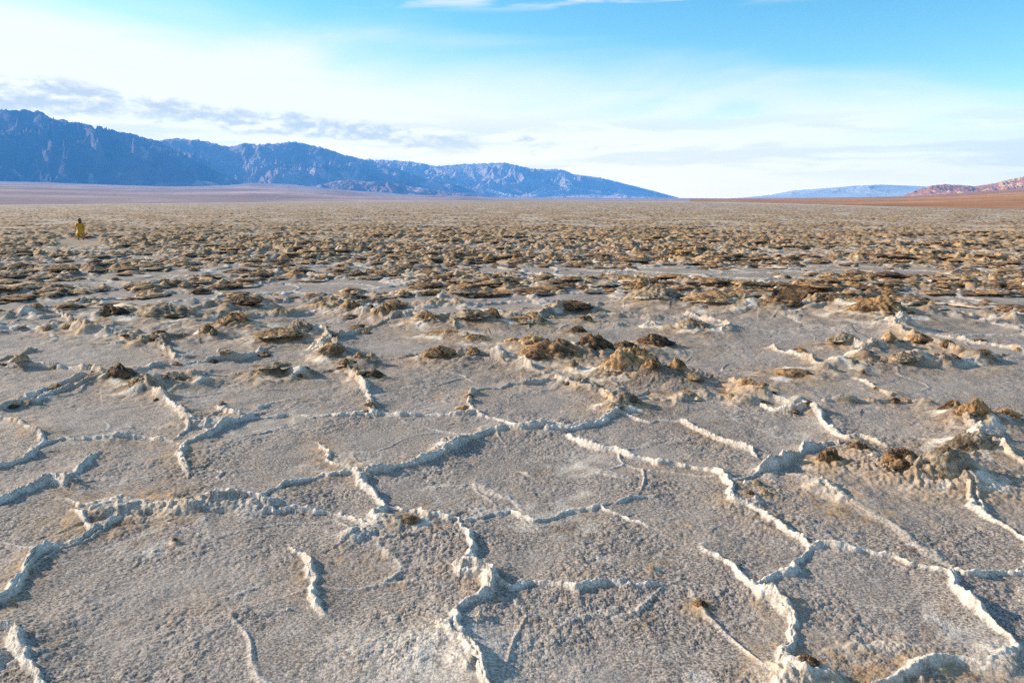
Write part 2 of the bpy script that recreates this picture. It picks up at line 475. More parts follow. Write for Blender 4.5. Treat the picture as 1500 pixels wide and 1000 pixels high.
for li, (sty, ptxt) in enumerate(LINES):
    w0, h0, sk, st, twin = STY[sty]
    P = [tuple(map(float, q.split(','))) for q in ptxt.split()]
    G = [ground_at(*p) for p in P]
    rs = np.random.default_rng(100 + li)
    free = [1.0 if joins(q, li) else .15 for q in (P[0], P[-1])]
    far = min(1.7, 1.0 + 0.07 * max(0, math.hypot(*G[0]) - 5.5))   # a little stouter away from the lens, as the crust grows
    w0 *= far; h0 *= far
    kL, kR = sk * rs.uniform(.3, 1.1), sk * rs.uniform(.2, .8)
    L = [0.0]
    for a, b in zip(G, G[1:]):
        L.append(L[-1] + math.hypot(b[0] - a[0], b[1] - a[1]))
    tot = L[-1]
    for (a, b, l0, l1) in zip(G, G[1:], L, L[1:]):
        mg = 0.62
        rmin = min(math.hypot(*a), math.hypot(*b)); rmax = max(math.hypot(*a), math.hypot(*b))
        i0, i1 = np.searchsorted(RAD, [rmin - mg, rmax + mg]); i1 = min(i1, iN)
        aa, ab = math.atan2(*a), math.atan2(*b)
        da = mg / max(rmin, 1.0)
        j0, j1 = np.searchsorted(az_d, [min(aa, ab) - da, max(aa, ab) + da])
        if i1 <= i0 or j1 <= j0:
            continue
        S = (slice(i0, i1), slice(j0, j1))
        px = WX[S] - a[0]; py = WY[S] - a[1]
        dx, dy = b[0] - a[0], b[1] - a[1]
        ll = dx * dx + dy * dy + 1e-9
        tt = (px * dx + py * dy) / ll
        tc_ = np.clip(tt, 0, 1)
        ex = px - tc_ * dx; ey = py - tc_ * dy
        d = np.sqrt(ex * ex + ey * ey)
        side = np.sign(dx * py - dy * px)
        pos = l0 + tc_ * (l1 - l0)
        endt = np.clip(np.minimum(pos / .26 + free[0], (tot - pos) / .26 + free[1]), 0, 1)
        hm = (0.70 + 0.55 * np.clip(N_a[S] * 1.2 + 0.3, 0, 1.1)) * endt
        wm = w0 * (0.6 + 0.8 * np.clip(N_a[S] + 0.4, 0, 1)) * (0.6 + 0.4 * endt)
        u = d / wm
        rope = 1.12 * h0 * hm * np.clip(1 - u ** 1.6, 0, 1) ** .85
        if twin:
            rope *= 1 - 0.42 * np.exp(-(d / (0.3 * wm)) ** 2) * np.clip(N_big[S] * 2 + .4, 0, 1)
        rope *= 1 + 0.28 * N_b[S] + 0.30 * N_c[S]
        ROPE[S] = np.maximum(ROPE[S], rope)
        ks = np.where(side > 0, kL, kR)
        sk_w = 0.10 + 1.9 * w0
        skirt = h0 * 0.85 * ks * hm * np.exp(-(d / sk_w) ** 1.5)
        SKIRT[S] = np.maximum(SKIRT[S], skirt)
        SLT[S] = np.maximum(SLT[S], np.clip(1.55 - u, 0, 1) * (0.8 if sty != D else .35) * (0.6 if sty == E else 1) * endt)
        stain = st * np.exp(-(d / (sk_w * 1.1)) ** 2) * np.clip(0.25 + 1.3 * N_big[S] + 0.5 * N_a[S], 0, 1) * (0.85 if sty != E else 1.3)
        STAIN[S] = np.maximum(STAIN[S], stain)
FADE_AZ = 1 - sstep(np.abs(AZs), R(34.5), R(36.5))[None, :]
ev = voronoi_edge(xn, yn, .95, 131)
hair = np.clip(1 - ev / .045, 0, 1) * np.clip(perlin(xn / 1.3, yn / 1.3, 141) * 2.2 + .08, 0, 1)
Z[:iN] += .013 * hair * (1 + .4 * N_b + .4 * N_c)
SLT = np.maximum(SLT, .55 * hair)
N_r = perlin(xn / .21, yn / .21, 9)
RUB = np.clip((SKIRT + .6 * ROPE) / .035, 0, 1) * sstep(RAD[:iN], 5.5, 10.5)[:, None]
Z[:iN] += RUB * (.062 * np.clip(N_r + .6 * N_a + .1, 0, 1) + .02 * np.clip(N_c, 0, 1))
STAIN = np.maximum(STAIN, RUB * np.clip(.35 + 1.2 * N_a + .9 * N_b, 0, 1))
SLT = np.maximum(SLT * (1 - .6 * RUB * np.clip(1.5 * N_a + .5 * N_b + .2, 0, 1)), RUB * np.clip(.1 - 1.2 * N_a + 1.1 * N_c, 0, .8))
OCH = np.clip(N_big * 1.6 + .5 * N_a + .45, 0, 1) * sstep(RAD[:iN], 5.5, 11.0)[:, None]
SLT = SLT * (1 - .72 * OCH)
STAIN = np.maximum(STAIN, .9 * OCH * np.clip((ROPE + SKIRT) / .03, 0, 1))
Z[:iN] += ROPE + SKIRT
SALT[:iN] = np.clip(SLT * (0.85 + 0.4 * N_b), 0, 1)
BROWN[:iN] = np.clip(STAIN * (.75 + .25 * sstep(RAD[:iN], 5, 9)[:, None]) * (.9 + 1.1 * N_b + .9 * N_c), 0, .9)
# crust field beyond the traced part: cells of about 1.6 m whose rims break up into clods
xf, yf = X[:iF], Y[:iF]
rf = RAD[:iF, None]
PROC = np.maximum(sstep(rf, 11.5, 16.0), 1 - FADE_AZ) * np.ones_like(xf)
i0p = 0
e = voronoi_edge(xf, yf, 1.75, 31)
i15 = upto(17)
e2 = voronoi_edge(xf[i15:], yf[i15:], 1.05, 37) + .35 * (1 - sstep(rf[i15:], 18, 40))
e[i15:] = np.minimum(e[i15:], e2)
n30 = perlin(xf / .42, yf / .42, 41); n12 = perlin(xf / .17, yf / .17, 42); n3m = perlin(xf / 4.2, yf / 4.2, 43); n9m = perlin(xf / 14., yf / 14., 44)
big = np.clip(0.56 + 0.85 * n3m + 0.35 * n9m + 0.42 * sstep(rf, 15, 38), 0, 1.25)
wid = 0.05 + 0.36 * big * np.clip(.6 + .8 * n30, .15, 1.4)
u = e / (2 * wid)
lump = np.clip(1 - u * u, 0, 1) ** 0.7
farlow = (1 - .52 * sstep(rf, 28, 75)) * (.78 + .22 * sstep(rf, 18, 28))
n12 = n12 * (1 - sstep(rf, 30, 55))
hgt = farlow * (0.028 + 0.125 * big * np.clip(.55 + .6 * n30 + .22 * n12, 0.08, 1.4))
farlump = lump * hgt * (1 + 0.25 * n12)
inner = np.clip(n30 * 1.1 + n3m * .8 - .45 + 0.45 * sstep(rf, 18, 55), 0, 1) * .12 * farlow
shore_f = 1 - sstep(rf / SHR[None, :], 0.88, 0.96)
PL = PROC * shore_f
px_, py_ = ground_at(119, 351.5)                # open ground round the walker's feet
pr, pa = math.hypot(px_, py_), math.atan2(px_, py_)
near_p = (1 - sstep(np.abs(AZs - pa)[None, :] * pr, .55, 1.2)) * sstep(rf, pr - 9, pr - 5) * (1 - sstep(rf, pr + .5, pr + 1.2))
PL = PL * (1 - .92 * near_p)
i28 = upto(30)
crumb = .030 * perlin(xf[:i28] / .12, yf[:i28] / .12, 47) + .018 * perlin(xf[:i28] / .055, yf[:i28] / .055, 48) * (1 - sstep(rf[:i28], 12, 20))
farlump[:i28] += np.clip(lump[:i28] * 1.4, 0, 1) * crumb * (1 - sstep(rf[:i28], 20, 30)) * (.4 + big[:i28])
ZF = (farlump + inner) * PL
Z[:iF] += ZF
BROWN[:iF] = np.maximum(BROWN[:iF], np.clip((ZF - .025) / .06, 0, 1) * np.clip(.85 + .8 * n3m + .6 * n12, .35, 1))
SALT[:iF] = np.maximum(SALT[:iF], PL * np.clip(lump * 1.5, 0, 1) * np.clip(-.1 - 1.1 * n30 + 1.2 * n12, 0, .75))
BROWN[:iF] *= 1 - .6 * SALT[:iF] * PL
SALT[:iF] = np.maximum(SALT[:iF], PL * np.clip(1.2 - u, 0, 1) * np.clip(1.1 - ZF / .08, 0, 1) * np.clip(.35 - .9 * n3m + .4 * n30, .1, .7))
far_dirt = sstep(rf, 15, 42) * shore_f
BROWN[:iF] = np.maximum(BROWN[:iF], far_dirt * np.clip(.74 + .35 * n9m + .7 * n30, 0, .95))
pale = sstep(rf / SHR[None, :],   .86, .94) * (1 - sstep(AZs, R(24), R(29)))[None, :]
SALT[:iF] = np.maximum(SALT[:iF], .40 * pale)
BROWN[:iF] = np.maximum(BROWN[:iF] * (1 - pale), (sstep(rf / SHR[None, :], .80, .92) - pale).clip(0, 1) * .5)
# the broad cream bank at the foot of the thick ridge
bx, by = ground_at(642, 968)
bq = np.hypot((xn - bx) / .36, (yn - by) / .30) * (1 + .4 * N_a + .25 * N_b)
Z[:iN] += .030 * np.exp(-bq ** 2) * (1 + .2 * N_b)
SALT[:iN] = np.maximum(SALT[:iN], .62 * np.exp(-(bq * .9) ** 2) * np.clip(.8 + .5 * N_b, 0, 1))
BROWN[:iN] *= 1 - .7 * np.exp(-(bq * .8) ** 2)
# plate relief and popcorn grain, each octave only where the sheet is fine enough
def octave(lam, amp, seed, rmax, billow=False, mod=None):
    i = upto(rmax)
    n = perlin(X[:i] / lam, Y[:i] / lam, seed)
    if billow:
        n = 1 - 2 * np.abs(n)
    f = amp * (1 - sstep(RAD[:i], rmax * .6, rmax))[:, None]
    if mod is not None:
        f = f * mod[:i]
    Z[:i] += f * n
i60 = upto(60)
gr_mod = np.clip(0.78 + 0.9 * perlin(X[:i60] / .7, Y[:i60] / .7, 77) + .35 * perlin(X[:i60] / .2, Y[:i60] / .2, 78), .25, 1.5)
octave(2.2, .020, 61, 120)
octave(.75, .011, 62, 60)
octave(.26, .0095, 63, 40)
octave(.11, .0058, 64, 26, False, gr_mod)
def popcorn(lam, amp, seed, rmax):
    i = upto(rmax)
    x = X[:i] / lam; y = Y[:i] / lam
    x = x + .3 * perlin(x * .6, y * .6, seed + 1); y = y + .3 * perlin(x * .6, y * .6, seed + 2)
    cx, cy_ = np.floor(x).astype(np.int32), np.floor(y).astype(np.int32)
    best = np.zeros(x.shape, np.float32)
    for a in (-1, 0, 1):
        for b in (-1, 0, 1):
            ix, iy = cx + a, cy_ + b
            k = _h2(ix, iy, seed)
            jx = k.astype(np.float32) / 255; jy = _h2(ix, iy, seed + 9).astype(np.float32) / 255
            size = .30 + .70 * ((k * 37) % 256).astype(np.float32) / 255
            d2 = (ix + jx - x) ** 2 + (iy + jy - y) ** 2
            best = np.maximum(best, size * np.clip(1 - d2 / (.62 * size + .1), 0, 1))
    f = amp * (1 - sstep(RAD[:i], rmax * .6, rmax))[:, None] * gr_mod[:i]
    Z[:i] += f * best
popcorn(.050, .0070, 65, 17)
popcorn(.026, .0066, 66, 10)
octave(.0145, .0022, 67, 6, True, gr_mod)
# rough the high crust further
hi = np.clip((Z[:i60] - .03) / .08, 0, 1)
Z[:i60] += hi * (.010 * perlin(X[:i60] / .14, Y[:i60] / .14, 71) + .007 * perlin(X[:i60] / .06, Y[:i60] / .06, 72))
# dark specks and small dirty patches of the plates
pt = np.clip(perlin(X[:iN] / .55, Y[:iN] / .38, 81) + .55 * perlin(X[:iN] / .12, Y[:iN] / .12, 82) - .62, 0, 1)
BROWN[:iN] = np.maximum(BROWN[:iN], np.clip(pt * 1.3, 0, .6) * (1 - SALT[:iN]))
wp = np.clip(perlin(X[:iN] / .9, Y[:iN] / .9, 83) + .5 * perlin(X[:iN] / .15, Y[:iN] / .15, 84) - .45, 0, 1)
SALT[:iN] = np.maximum(SALT[:iN], np.clip(wp * .9, 0, .5) * (1 - .7 * sstep(RAD[:iN], 5, 10)[:, None]))

# hand-placed: (x, base y, width px, height px, tone, softness, kind name, label)
CL = [
 (165, 474, 48, 15, 'dark', .1, 'salt_clod', 'dark brown ragged clod at the left end of a long low grey crust wall'),
 (243, 472, 96, 20, 'gray', .6, 'salt_mound', 'long low grey-brown crust wall joining two dark clods on the left'),
 (355, 455, 62, 16, 'dark', .1, 'salt_clod', 'wide dark clod at the right end of the grey crust wall'),
 (345, 488, 78, 26, 'brown', .0, 'salt_clod', 'heap of broken olive brown crust plates lying alone on a bare plate'),
 (305, 497, 24, 14, 'brown', .0, 'salt_clod', 'small brown lump at the left foot of the broken plate heap'),
 (313, 499, 14, 9, 'gray', .1, 'salt_clod', 'little grey stone just below the broken plate heap'),
 (53, 461, 30, 10, 'tan', .2, 'salt_clod', 'small tan lump with a dark top at the left edge of the mid ground'),
 (176, 562, 50, 22, 'dark', .2, 'salt_clod', 'dark brown lump where three ridges meet on the left'),
 (203, 577, 44, 12, 'tan', .5, 'salt_mound', 'cream-topped low mound under the dark lump on the left'),
 (265, 568, 46, 15, 'gray', .5, 'salt_mound', 'grey-brown smooth hump right of the cream-topped mound'),
 (400, 557, 56, 10, 'gray', .6, 'salt_mound', 'flat grey hump on a thin ridge left of centre'),
 (440, 497, 42, 17, 'gray', .3, 'salt_mound', 'grey hump left of the big cream salt heap'),
 (410, 505, 70, 14, 'tan', .4, 'salt_mound', 'low tan crust bank leading to the cream salt heap'),
 (482, 520, 44, 25, 'pale', .1, 'salt_clod', 'tall cream white salt heap left of centre'),
 (487, 530, 40, 16, 'tan', .3, 'salt_clod', 'orange tan lump at the foot of the cream salt heap'),
 (460, 517, 16, 10, 'pale', .2, 'salt_clod', 'pale rounded stone left of the cream salt heap'),
 (526, 537, 26, 15, 'brown', .1, 'salt_clod', 'small brown block below the cream salt heap'),
 (545, 537, 20, 14, 'gray', .3, 'salt_clod', 'grey block right beside the small brown block'),
 (508, 547, 30, 10, 'brown', .1, 'salt_clod', 'ragged brown clod on top of the bright white ridge'),
 (546, 561, 40, 14, 'dark', .3, 'salt_clod', 'dark soft lump in the shade right of the bright white ridge'),
 (645, 534, 56, 17, 'brown', .5, 'salt_mound', 'oblong brown mound standing alone on the line left of the white rubble'),
 (515, 462, 34, 14, 'brown', .0, 'salt_clod', 'dark brown clod at the left end of a chain of brown lumps'),
 (566, 471, 42, 20, 'brown', .3, 'salt_clod', 'smooth orange brown boulder in the chain of brown lumps'),
 (543, 466, 22, 13, 'dark', .0, 'salt_clod', 'small dark clod touching the orange brown boulder'),
 (597, 474, 24, 13, 'pale', .1, 'salt_clod', 'cream lump right of the orange brown boulder'),
 (628, 481, 54, 16, 'tan', .3, 'salt_mound', 'long tan hump in the chain right of the cream lump'),
 (690, 482, 58, 14, 'gray', .3, 'salt_mound', 'grey-brown broken bank in the middle of the chain'),
 (722, 480, 24, 14, 'brown', .1, 'salt_clod', 'brown clod at the right end of the grey-brown bank'),
 (655, 496, 60, 9, 'tan', .4, 'salt_mound', 'thin flat tan streak of crust under the chain'),
 (697, 504, 46, 12, 'tan', .4, 'salt_mound', 'flat orange mound right below the thin tan streak'),
 (778, 481, 56, 15, 'tan', .2, 'salt_mound', 'tan bank at the left foot of the dark arched rim'),
 (830, 464, 74, 14, 'dark', .1, 'salt_clod', 'dark arched rim of crust in the middle distance'),
 (858, 477, 26, 11, 'brown', .3, 'salt_clod', 'small brown hump below the dark arched rim'),
 (780, 515, 48, 18, 'tan', .2, 'salt_clod', 'orange tan lump above left of the big brown mound'),
 (752, 511, 30, 9, 'tan', .3, 'salt_clod', 'low tan lump at the left end above the big brown mound'),
 (846, 492, 30, 10, 'dark', .1, 'salt_clod', 'small dark clod above the near-black peak'),
 (812, 538, 104, 32, 'brown', .6, 'salt_mound', 'wide smooth brown mound left of the near-black peak'),
 (785, 542, 30, 12, 'dark', .3, 'salt_clod', 'dark lump at the lower left foot of the wide brown mound'),
 (868, 531, 58, 28, 'dark', .2, 'salt_clod', 'tallest near-black brown peak in the central heap'),
 (915, 523, 48, 14, 'dark', .2, 'salt_clod', 'low dark saddle right of the near-black peak'),
 (955, 515, 66, 20, 'dark', .2, 'salt_clod', 'dark brown ridge lump behind the orange heap'),
 (925, 560, 92, 40, 'tan', .2, 'salt_clod', 'big orange and cream heap, the brightest of the central lumps'),
 (955, 565, 28, 20, 'brown', .3, 'salt_clod', 'brown lump leaning on the right foot of the orange heap'),
 (990, 563, 38, 21, 'brown', .3, 'salt_clod', 'orange brown block right of the big orange heap'),
 (1012, 569, 34, 11, 'tan', .4, 'salt_mound', 'low tan mound trailing off right of the orange brown block'),
 (914, 603, 52, 20, 'gray', .5, 'salt_mound', 'grey tan hump where the bright ridge meets the long white one'),
 (840, 552, 12, 12, 'gray', .3, 'salt_clod', 'small pointed grey tooth above the bright ridge'),
 (1015, 490, 60, 18, 'gray', .2, 'salt_clod', 'grey and rust lump on the curved thin ridge right of centre'),
 (955, 484, 42, 10, 'pale', .3, 'salt_mound', 'cream streak of salt above the central heap'),
 (962, 452, 70, 20, 'gray', .1, 'salt_clod', 'grey-brown jumble of crust behind the curved thin ridge'),
 (940, 448, 30, 24, 'brown', .1, 'salt_clod', 'upright brown clod in the grey-brown jumble'),
 (978, 446, 48, 12, 'brown', .2, 'salt_clod', 'flat brown cap on top of the grey-brown jumble'),
 (1045, 456, 94, 20, 'tan', .3, 'salt_mound', 'long tan brown bank right of the grey-brown jumble'),
 (1092, 455, 40, 14, 'gray', .3, 'salt_mound', 'grey right end of the long tan brown bank'),
 (1138, 458, 70, 12, 'brown', .2, 'salt_clod', 'brown base under the black overhanging slab'),
 (1215, 458, 44, 14, 'brown', .1, 'salt_clod', 'brown clod just right of the black overhanging slab'),
 (1290, 472, 96, 32, 'brown', .0, 'salt_clod', 'large rough brown clod heap on the right in the mid ground'),
 (1262, 462, 40, 16, 'brown', .0, 'salt_clod', 'brown clod behind the left of the large rough heap'),
 (1318, 487, 46, 28, 'pale', .0, 'salt_clod', 'cream and brown salt heap below the large rough heap'),
 (1232, 512, 48, 14, 'gray', .3, 'salt_mound', 'dark-topped grey hump on the right mid plate'),
 (1301, 513, 22, 14, 'tan', .4, 'salt_clod', 'round tan boulder right of the dark-topped grey hump'),
 (1278, 511, 18, 11, 'pale', .2, 'salt_clod', 'pale chunk left of the round tan boulder'),
 (1345, 510, 50, 13, 'brown', .3, 'salt_mound', 'brown hump on the bright ridge at the right'),
 (1158, 556, 64, 13, 'brown', .5, 'salt_mound', 'flat dark brown loaf-shaped mound right of centre'),
 (1260, 541, 58, 12, 'gray', .6, 'salt_mound', 'grey pointed hump carrying a pale standing stone'),
 (1325, 542, 46, 12, 'gray', .5, 'salt_mound', 'dull grey loaf-shaped hump right of the pale standing stone'),
 (1327, 527, 20, 8, 'tan', .2, 'salt_clod', 'small tan stone alone on the right mid plate'),
 (1263, 553, 14, 9, 'dark', .2, 'salt_clod', 'little dark knob at the top of a short bright ridge'),
 (1425, 628, 64, 34, 'brown', .0, 'salt_clod', 'big dark craggy clod near the right edge'),
 (1395, 612, 46, 18, 'brown', .1, 'salt_clod', 'brown lump left of the big dark craggy clod'),
 (1435, 648, 40, 20, 'pale', .1, 'salt_clod', 'white and pink salt lumps below the big dark craggy clod'),
 (1470, 621, 48, 14, 'brown', .3, 'salt_mound', 'brown bank right of the big dark craggy clod'),
 (1213, 692, 52, 30, 'brown', .4, 'salt_clod', 'rounded brown knob beside the long white ridge on the right'),
 (1258, 668, 36, 18, 'brown', .2, 'salt_clod', 'brown lump where two white ridges join on the right'),
 (1278, 680, 26, 12, 'pale', .1, 'salt_clod', 'white chunk between the brown lumps on the right'),
 (1318, 706, 62, 30, 'brown', .2, 'salt_clod', 'bushy dark brown lump below the white chunk'),
 (1382, 712, 112, 46, 'gray', .65, 'salt_mound', 'largest tent-shaped brown grey mound at the right'),
 (1422, 668, 70, 30, 'gray', .6, 'salt_mound', 'grey tent-shaped mound behind the largest one'),
 (600, 776, 36, 12, 'brown', .5, 'salt_mound', 'little brown soil hump below the thick white ridge'),
 (1026, 895, 26, 10, 'brown', .2, 'salt_clod', 'small orange brown clod alone on a near plate'),
 (657, 657, 22, 11, 'pale', .1, 'salt_stone', 'largest white salt stone beside the long white ridge'),
 (641, 664, 18, 8, 'pale', .1, 'salt_stone', 'second white salt stone left of the largest one'),
 (625, 672, 14, 6, 'pale', .1, 'salt_stone', 'smallest white salt stone at the end of the little row'),
 (1093, 718, 16, 10, 'pale', .1, 'salt_stone', 'pale stone at the top left of the little rubble pile'),
 (1108, 720, 22, 12, 'gray', .1, 'salt_stone', 'brown-grey stone in the middle of the little rubble pile'),
 (1120, 732, 18, 9, 'tan', .1, 'salt_stone', 'cream stone at the right of the little rubble pile'),
 (1098, 733, 13, 8, 'dark', .1, 'salt_stone', 'dark stone at the bottom of the little rubble pile'),
 (1106, 744, 13, 9, 'pale', .1, 'salt_stone', 'white stone below the little rubble pile'),
 (955, 840, 12, 8, 'tan', .3, 'salt_stone', 'single tan pebble on the open plate at the lower centre'),
 (423, 895, 13, 6, 'pale', .2, 'salt_stone', 'single white pebble on the open plate at the lower left'),
 (257, 798, 10, 6, 'brown', .2, 'salt_stone', 'tiny brown pebble on the open plate at the left'),
 (1180, 1000, 44, 14, 'dark', .3, 'salt_clod', 'dark brown clod cut by the bottom edge of the picture'),
 (692, 990, 26, 24, 'pale', .2, 'salt_clod', 'cream crust block at the end of the thick ridge at the bottom'),
 (703, 915, 22, 20, 'pale', .2, 'salt_clod', 'rounded white crust lump on the thick ridge at the bottom'),
]
CLG = []
for (px, py, w, h, tone, soft, kind, label) in CL:
    gx_, gy_ = ground_at(px, py)
    dist = math.hypot(gx_, gy_)
    s = gy_ / FPX
    hw = w * s * .58
    hd = hw * (.70 if w > 40 else .8)
    k = 1 + hd * .6 / dist
    hh = max(.025, h * s - CAMH / dist * hd * .6)
    CLG.append((gx_ * k, gy_ * k, hw, hd, hh))
# crust swells up and is stained round the foot of each clod
for (x, y, hw, hd, hh), c in zip(CLG, CL):
    rr = math.hypot(x, y); mg = 3.2 * hw
    i0_, i1_ = np.searchsorted(RAD, [rr - mg, rr + mg]); a_ = math.atan2(x, y)
    j0_, j1_ = np.searchsorted(az_d, [a_ - mg / rr, a_ + mg / rr])
    if i1_ <= i0_ or j1_ <= j0_ or i1_ > iN:
        continue
    S = (slice(i0_, i1_), slice(j0_, j1_))
    q = np.sqrt(((X[S] - x) / (1.45 * hw)) ** 2 + ((Y[S] - y) / (1.7 * hd)) ** 2) * (1 + .35 * N_a[S] + .2 * N_b[S])
    bump = np.exp(-q ** 2 * .8)
    Z[S] += hh * (.62 if c[4] != 'pale' else .3) * bump * (1 + .5 * N_a[S] + .4 * N_b[S] + .2 * N_c[S])
    if c[4] != 'pale':
        BROWN[S] = np.maximum(BROWN[S], np.clip(np.exp(-(q * .72) ** 2) * (.95 + .7 * N_a[S] + .5 * N_b[S]), 0, .95))
        SALT[S] *= 1 - .7 * np.exp(-(q * .7) ** 2)
    SALT[S] = np.maximum(SALT[S], np.clip(np.exp(-((q - 1.0) / .4) ** 2) * (-.05 + 1.5 * N_a[S] + .6 * N_b[S]), 0, .8))
    ZF[S] = np.maximum(ZF[S], 0)

def ground_z(x, y):
    rr = math.hypot(x, y); a = math.atan2(x, y)
    i = min(NR - 1, int(np.searchsorted(RAD, rr)))
    j = min(ND - 1, max(0, int(round((a + a0) / 0.00092))))
    return float(Z[i, j])

V = np.empty((NR * NA + 1, 3), np.float32)
V[:-1, 0] = X.ravel(); V[:-1, 1] = Y.ravel(); V[:-1, 2] = Z.ravel()
V[-1] = 0
jj = np.arange(NA, dtype=np.int32); j2 = (jj + 1) % NA
ii = np.arange(NR - 1, dtype=np.int32)
Q = np.empty((NR - 1, NA, 4), np.int32)
Q[..., 0] = ii[:, None] * NA + jj; Q[..., 3] = (ii[:, None] + 1) * NA + jj
Q[..., 1] = ii[:, None] * NA + j2; Q[..., 2] = (ii[:, None] + 1) * NA + j2
Q = Q[..., ::-1].reshape(-1, 4)
Q = Q[:, [0, 1, 2, 3]]
me = mesh_from_arrays('ground', V, Q[:, ::-1].copy())
att = me.attributes.new('crust', 'FLOAT_COLOR', 'POINT')
ca = np.ones((NR * NA + 1, 4), np.float32)
ca[:-1, 0] = SALT.ravel(); ca[:-1, 1] = BROWN.ravel(); ca[:-1, 2] = 0
att.data.foreach_set('color', ca.ravel())
ground = add_obj('ground', me, M_CRUST)
tag(ground, 'pale grey salt flat cracked into polygons with raised white salt ridges', 'ground', kind='structure')
if me.polygons[NA * 50].normal.z < 0:
    me.flip_normals()
del V, Q, ca

# ------------------------------------------------------------------ alluvial fans beyond the pan
def land_material(name, cols, scale, bump=0.0, lightpatch=None, streak=None):
    m, t, b = new_mat(name)
    geo = t.n('ShaderNodeNewGeometry')
    pos = geo.outputs['Position']
    n1 = t.noise(pos, scale, 6, 0.6, 0.4)
    n2 = t.noise(pos, scale * 5, 5, 0.62)
    f = t.m('ADD', t.m('MULTIPLY', n1, 0.65), t.m('MULTIPLY', n2, 0.35))
    c = t.mix(t.step(f, 0.36, 0.64), cols[0], cols[1])
    if lightpatch:
        n3 = t.noise(pos, lightpatch[1], 5, 0.6, 0.8)
        c = t.mix(t.m('MULTIPLY', t.step(n3, lightpatch[2], lightpatch[2] + 0.10), lightpatch[3]), c, lightpatch[0])
    t.link(c, b.inputs['Base Color'])
    if streak:
        mp = t.n('ShaderNodeMapping')
        mp.inputs['Scale'].default_value = streak
        t.link(pos, mp.inputs['Vector'])
        n5 = t.noise(mp.outputs[0], 1.0, 6, 0.65, 0.8)
        c = t.mix(t.m('MULTIPLY', t.step(n5, 0.45, 0.62), 0.55), c, tuple(x * .58 for x in cols[0]))
        c = t.mix(t.m('MULTIPLY', t.step(n5, 0.44, 0.34), 0.4), c, tuple(min(1, x * 1.25) for x in cols[1]))
        t.link(c, b.inputs['Base Color'])
    if bump:
        bn = t.n('ShaderNodeBump')
        bn.inputs['Strength'].default_value = 0.8
        bn.inputs['Distance'].default_value = bump
        t.link(t.noise(pos, scale * 7, 7, 0.65, 0.6), bn.inputs['Height'])
        t.link(bn.outputs[0], b.inputs['Normal'])
    b.inputs['Roughness'].default_value = 0.95
    b.inputs['Specular IOR Level'].default_value = 0.1
    return m
FAN = [(-1200, 240, 3000), (-300, 262, 3200), (0, 266, 3400), (120, 270, 3500), (260, 273, 3800), (330, 271.5, 4300), (365, 269, 4600), (420, 270.5, 4700), (500, 277.5, 5000), (600, 285, 5600), (750, 289.6, 6800), (900, 290.2, 8000), (1000, 290.4, 8000),
       (1060, 290.9, 4200), (1150, 290.5, 3200), (1220, 290.0, 2800), (1330, 288, 2700), (1400, 284, 2600), (1500, 277, 2400), (1700, 262, 2200), (2600, 240, 2000)]
fan_az = np.array([pix_dir(p[0], 291)[0] for p in FAN])
fan_te = np.array([pix_dir(p[0], p[1])[1] for p in FAN])
fan_r = np.array([4600 * (p[2] / 4600) ** .65 if p[0] < 1030 else p[2] for p in FAN], float)
fa = np.linspace(-R(62), R(62), 900)
ft = np.linspace(0, 1, 170) ** 1.7
f_s = shore(fa); f_e = np.interp(fa, fan_az, fan_r); f_z = CAMH + f_e * np.interp(fa, fan_az, fan_te)
FR = f_s[None] * 0.985 + (np.minimum(f_e * 1.35, 8300) - f_s)[None] * ft[:, None]
FX, FY = FR * np.sin(fa), FR * np.cos(fa)
tt = np.clip((FR - f_s[None]) / (f_e - f_s)[None], -0.02, 1.4)
FZ = f_z[None] * tt ** 1.0 if False else f_z[None] * np.sign(tt) * np.abs(tt) ** 1.08
FZ += (fbm(FX, FY, 420, 4, 200) * 3.2) * np.clip(tt * 4, 0, 1) * np.clip(f_z / 40, .1, 1)[None]
FZ += .22 * fbm(FX, FY, 14, 3, 210) * np.clip(tt * 12, 0, 1) - .02
def grid_quads(nr, na):
    i = np.arange(nr - 1)[:, None]; j = np.arange(na - 1)[None]
    return np.stack([i * na + j, i * na + j + 1, (i + 1) * na + j + 1, (i + 1) * na + j], -1).reshape(-1, 4)[:, ::-1]
def sheet(name, gx, gy, gz, mat, flip=False):
    me = mesh_from_arrays(name, np.stack([gx, gy, gz], -1).reshape(-1, 3), grid_quads(*gx.shape).copy())
    nz = np.empty(len(me.polygons) * 3, np.float32)
    me.polygons.foreach_get('normal', nz)
    if nz[2::3].mean() < 0:
        me.flip_normals()
    return add_obj(name, me, mat)
M_FAN_L = land_material('grey_gravel', ((0.25, 0.185, 0.20), (0.43, 0.335, 0.345)), 0.006, streak=(0.006, 0.0014, 0.05))  # mauve cast painted into the gravel to stand for air haze
M_FAN_R = land_material('red_gravel', ((0.30, 0.135, 0.06), (0.47, 0.235, 0.11)), 0.006, streak=(0.010, 0.003, 0.05))
ic = int(np.searchsorted(fa, pix_dir(1010, 291)[0]))
sl = sheet('terrain', FX[:, :ic + 1], FY[:, :ic + 1], FZ[:, :ic + 1], M_FAN_L)
tag(sl, 'purple grey gravel fan sloping up from the salt to the left mountains', 'terrain', kind='structure')
sr = sheet('terrain', FX[:, ic:], FY[:, ic:], FZ[:, ic:], M_FAN_R)
tag(sr, 'rusty orange gravel slope rising at the right edge of the salt flat', 'terrain', kind='structure')

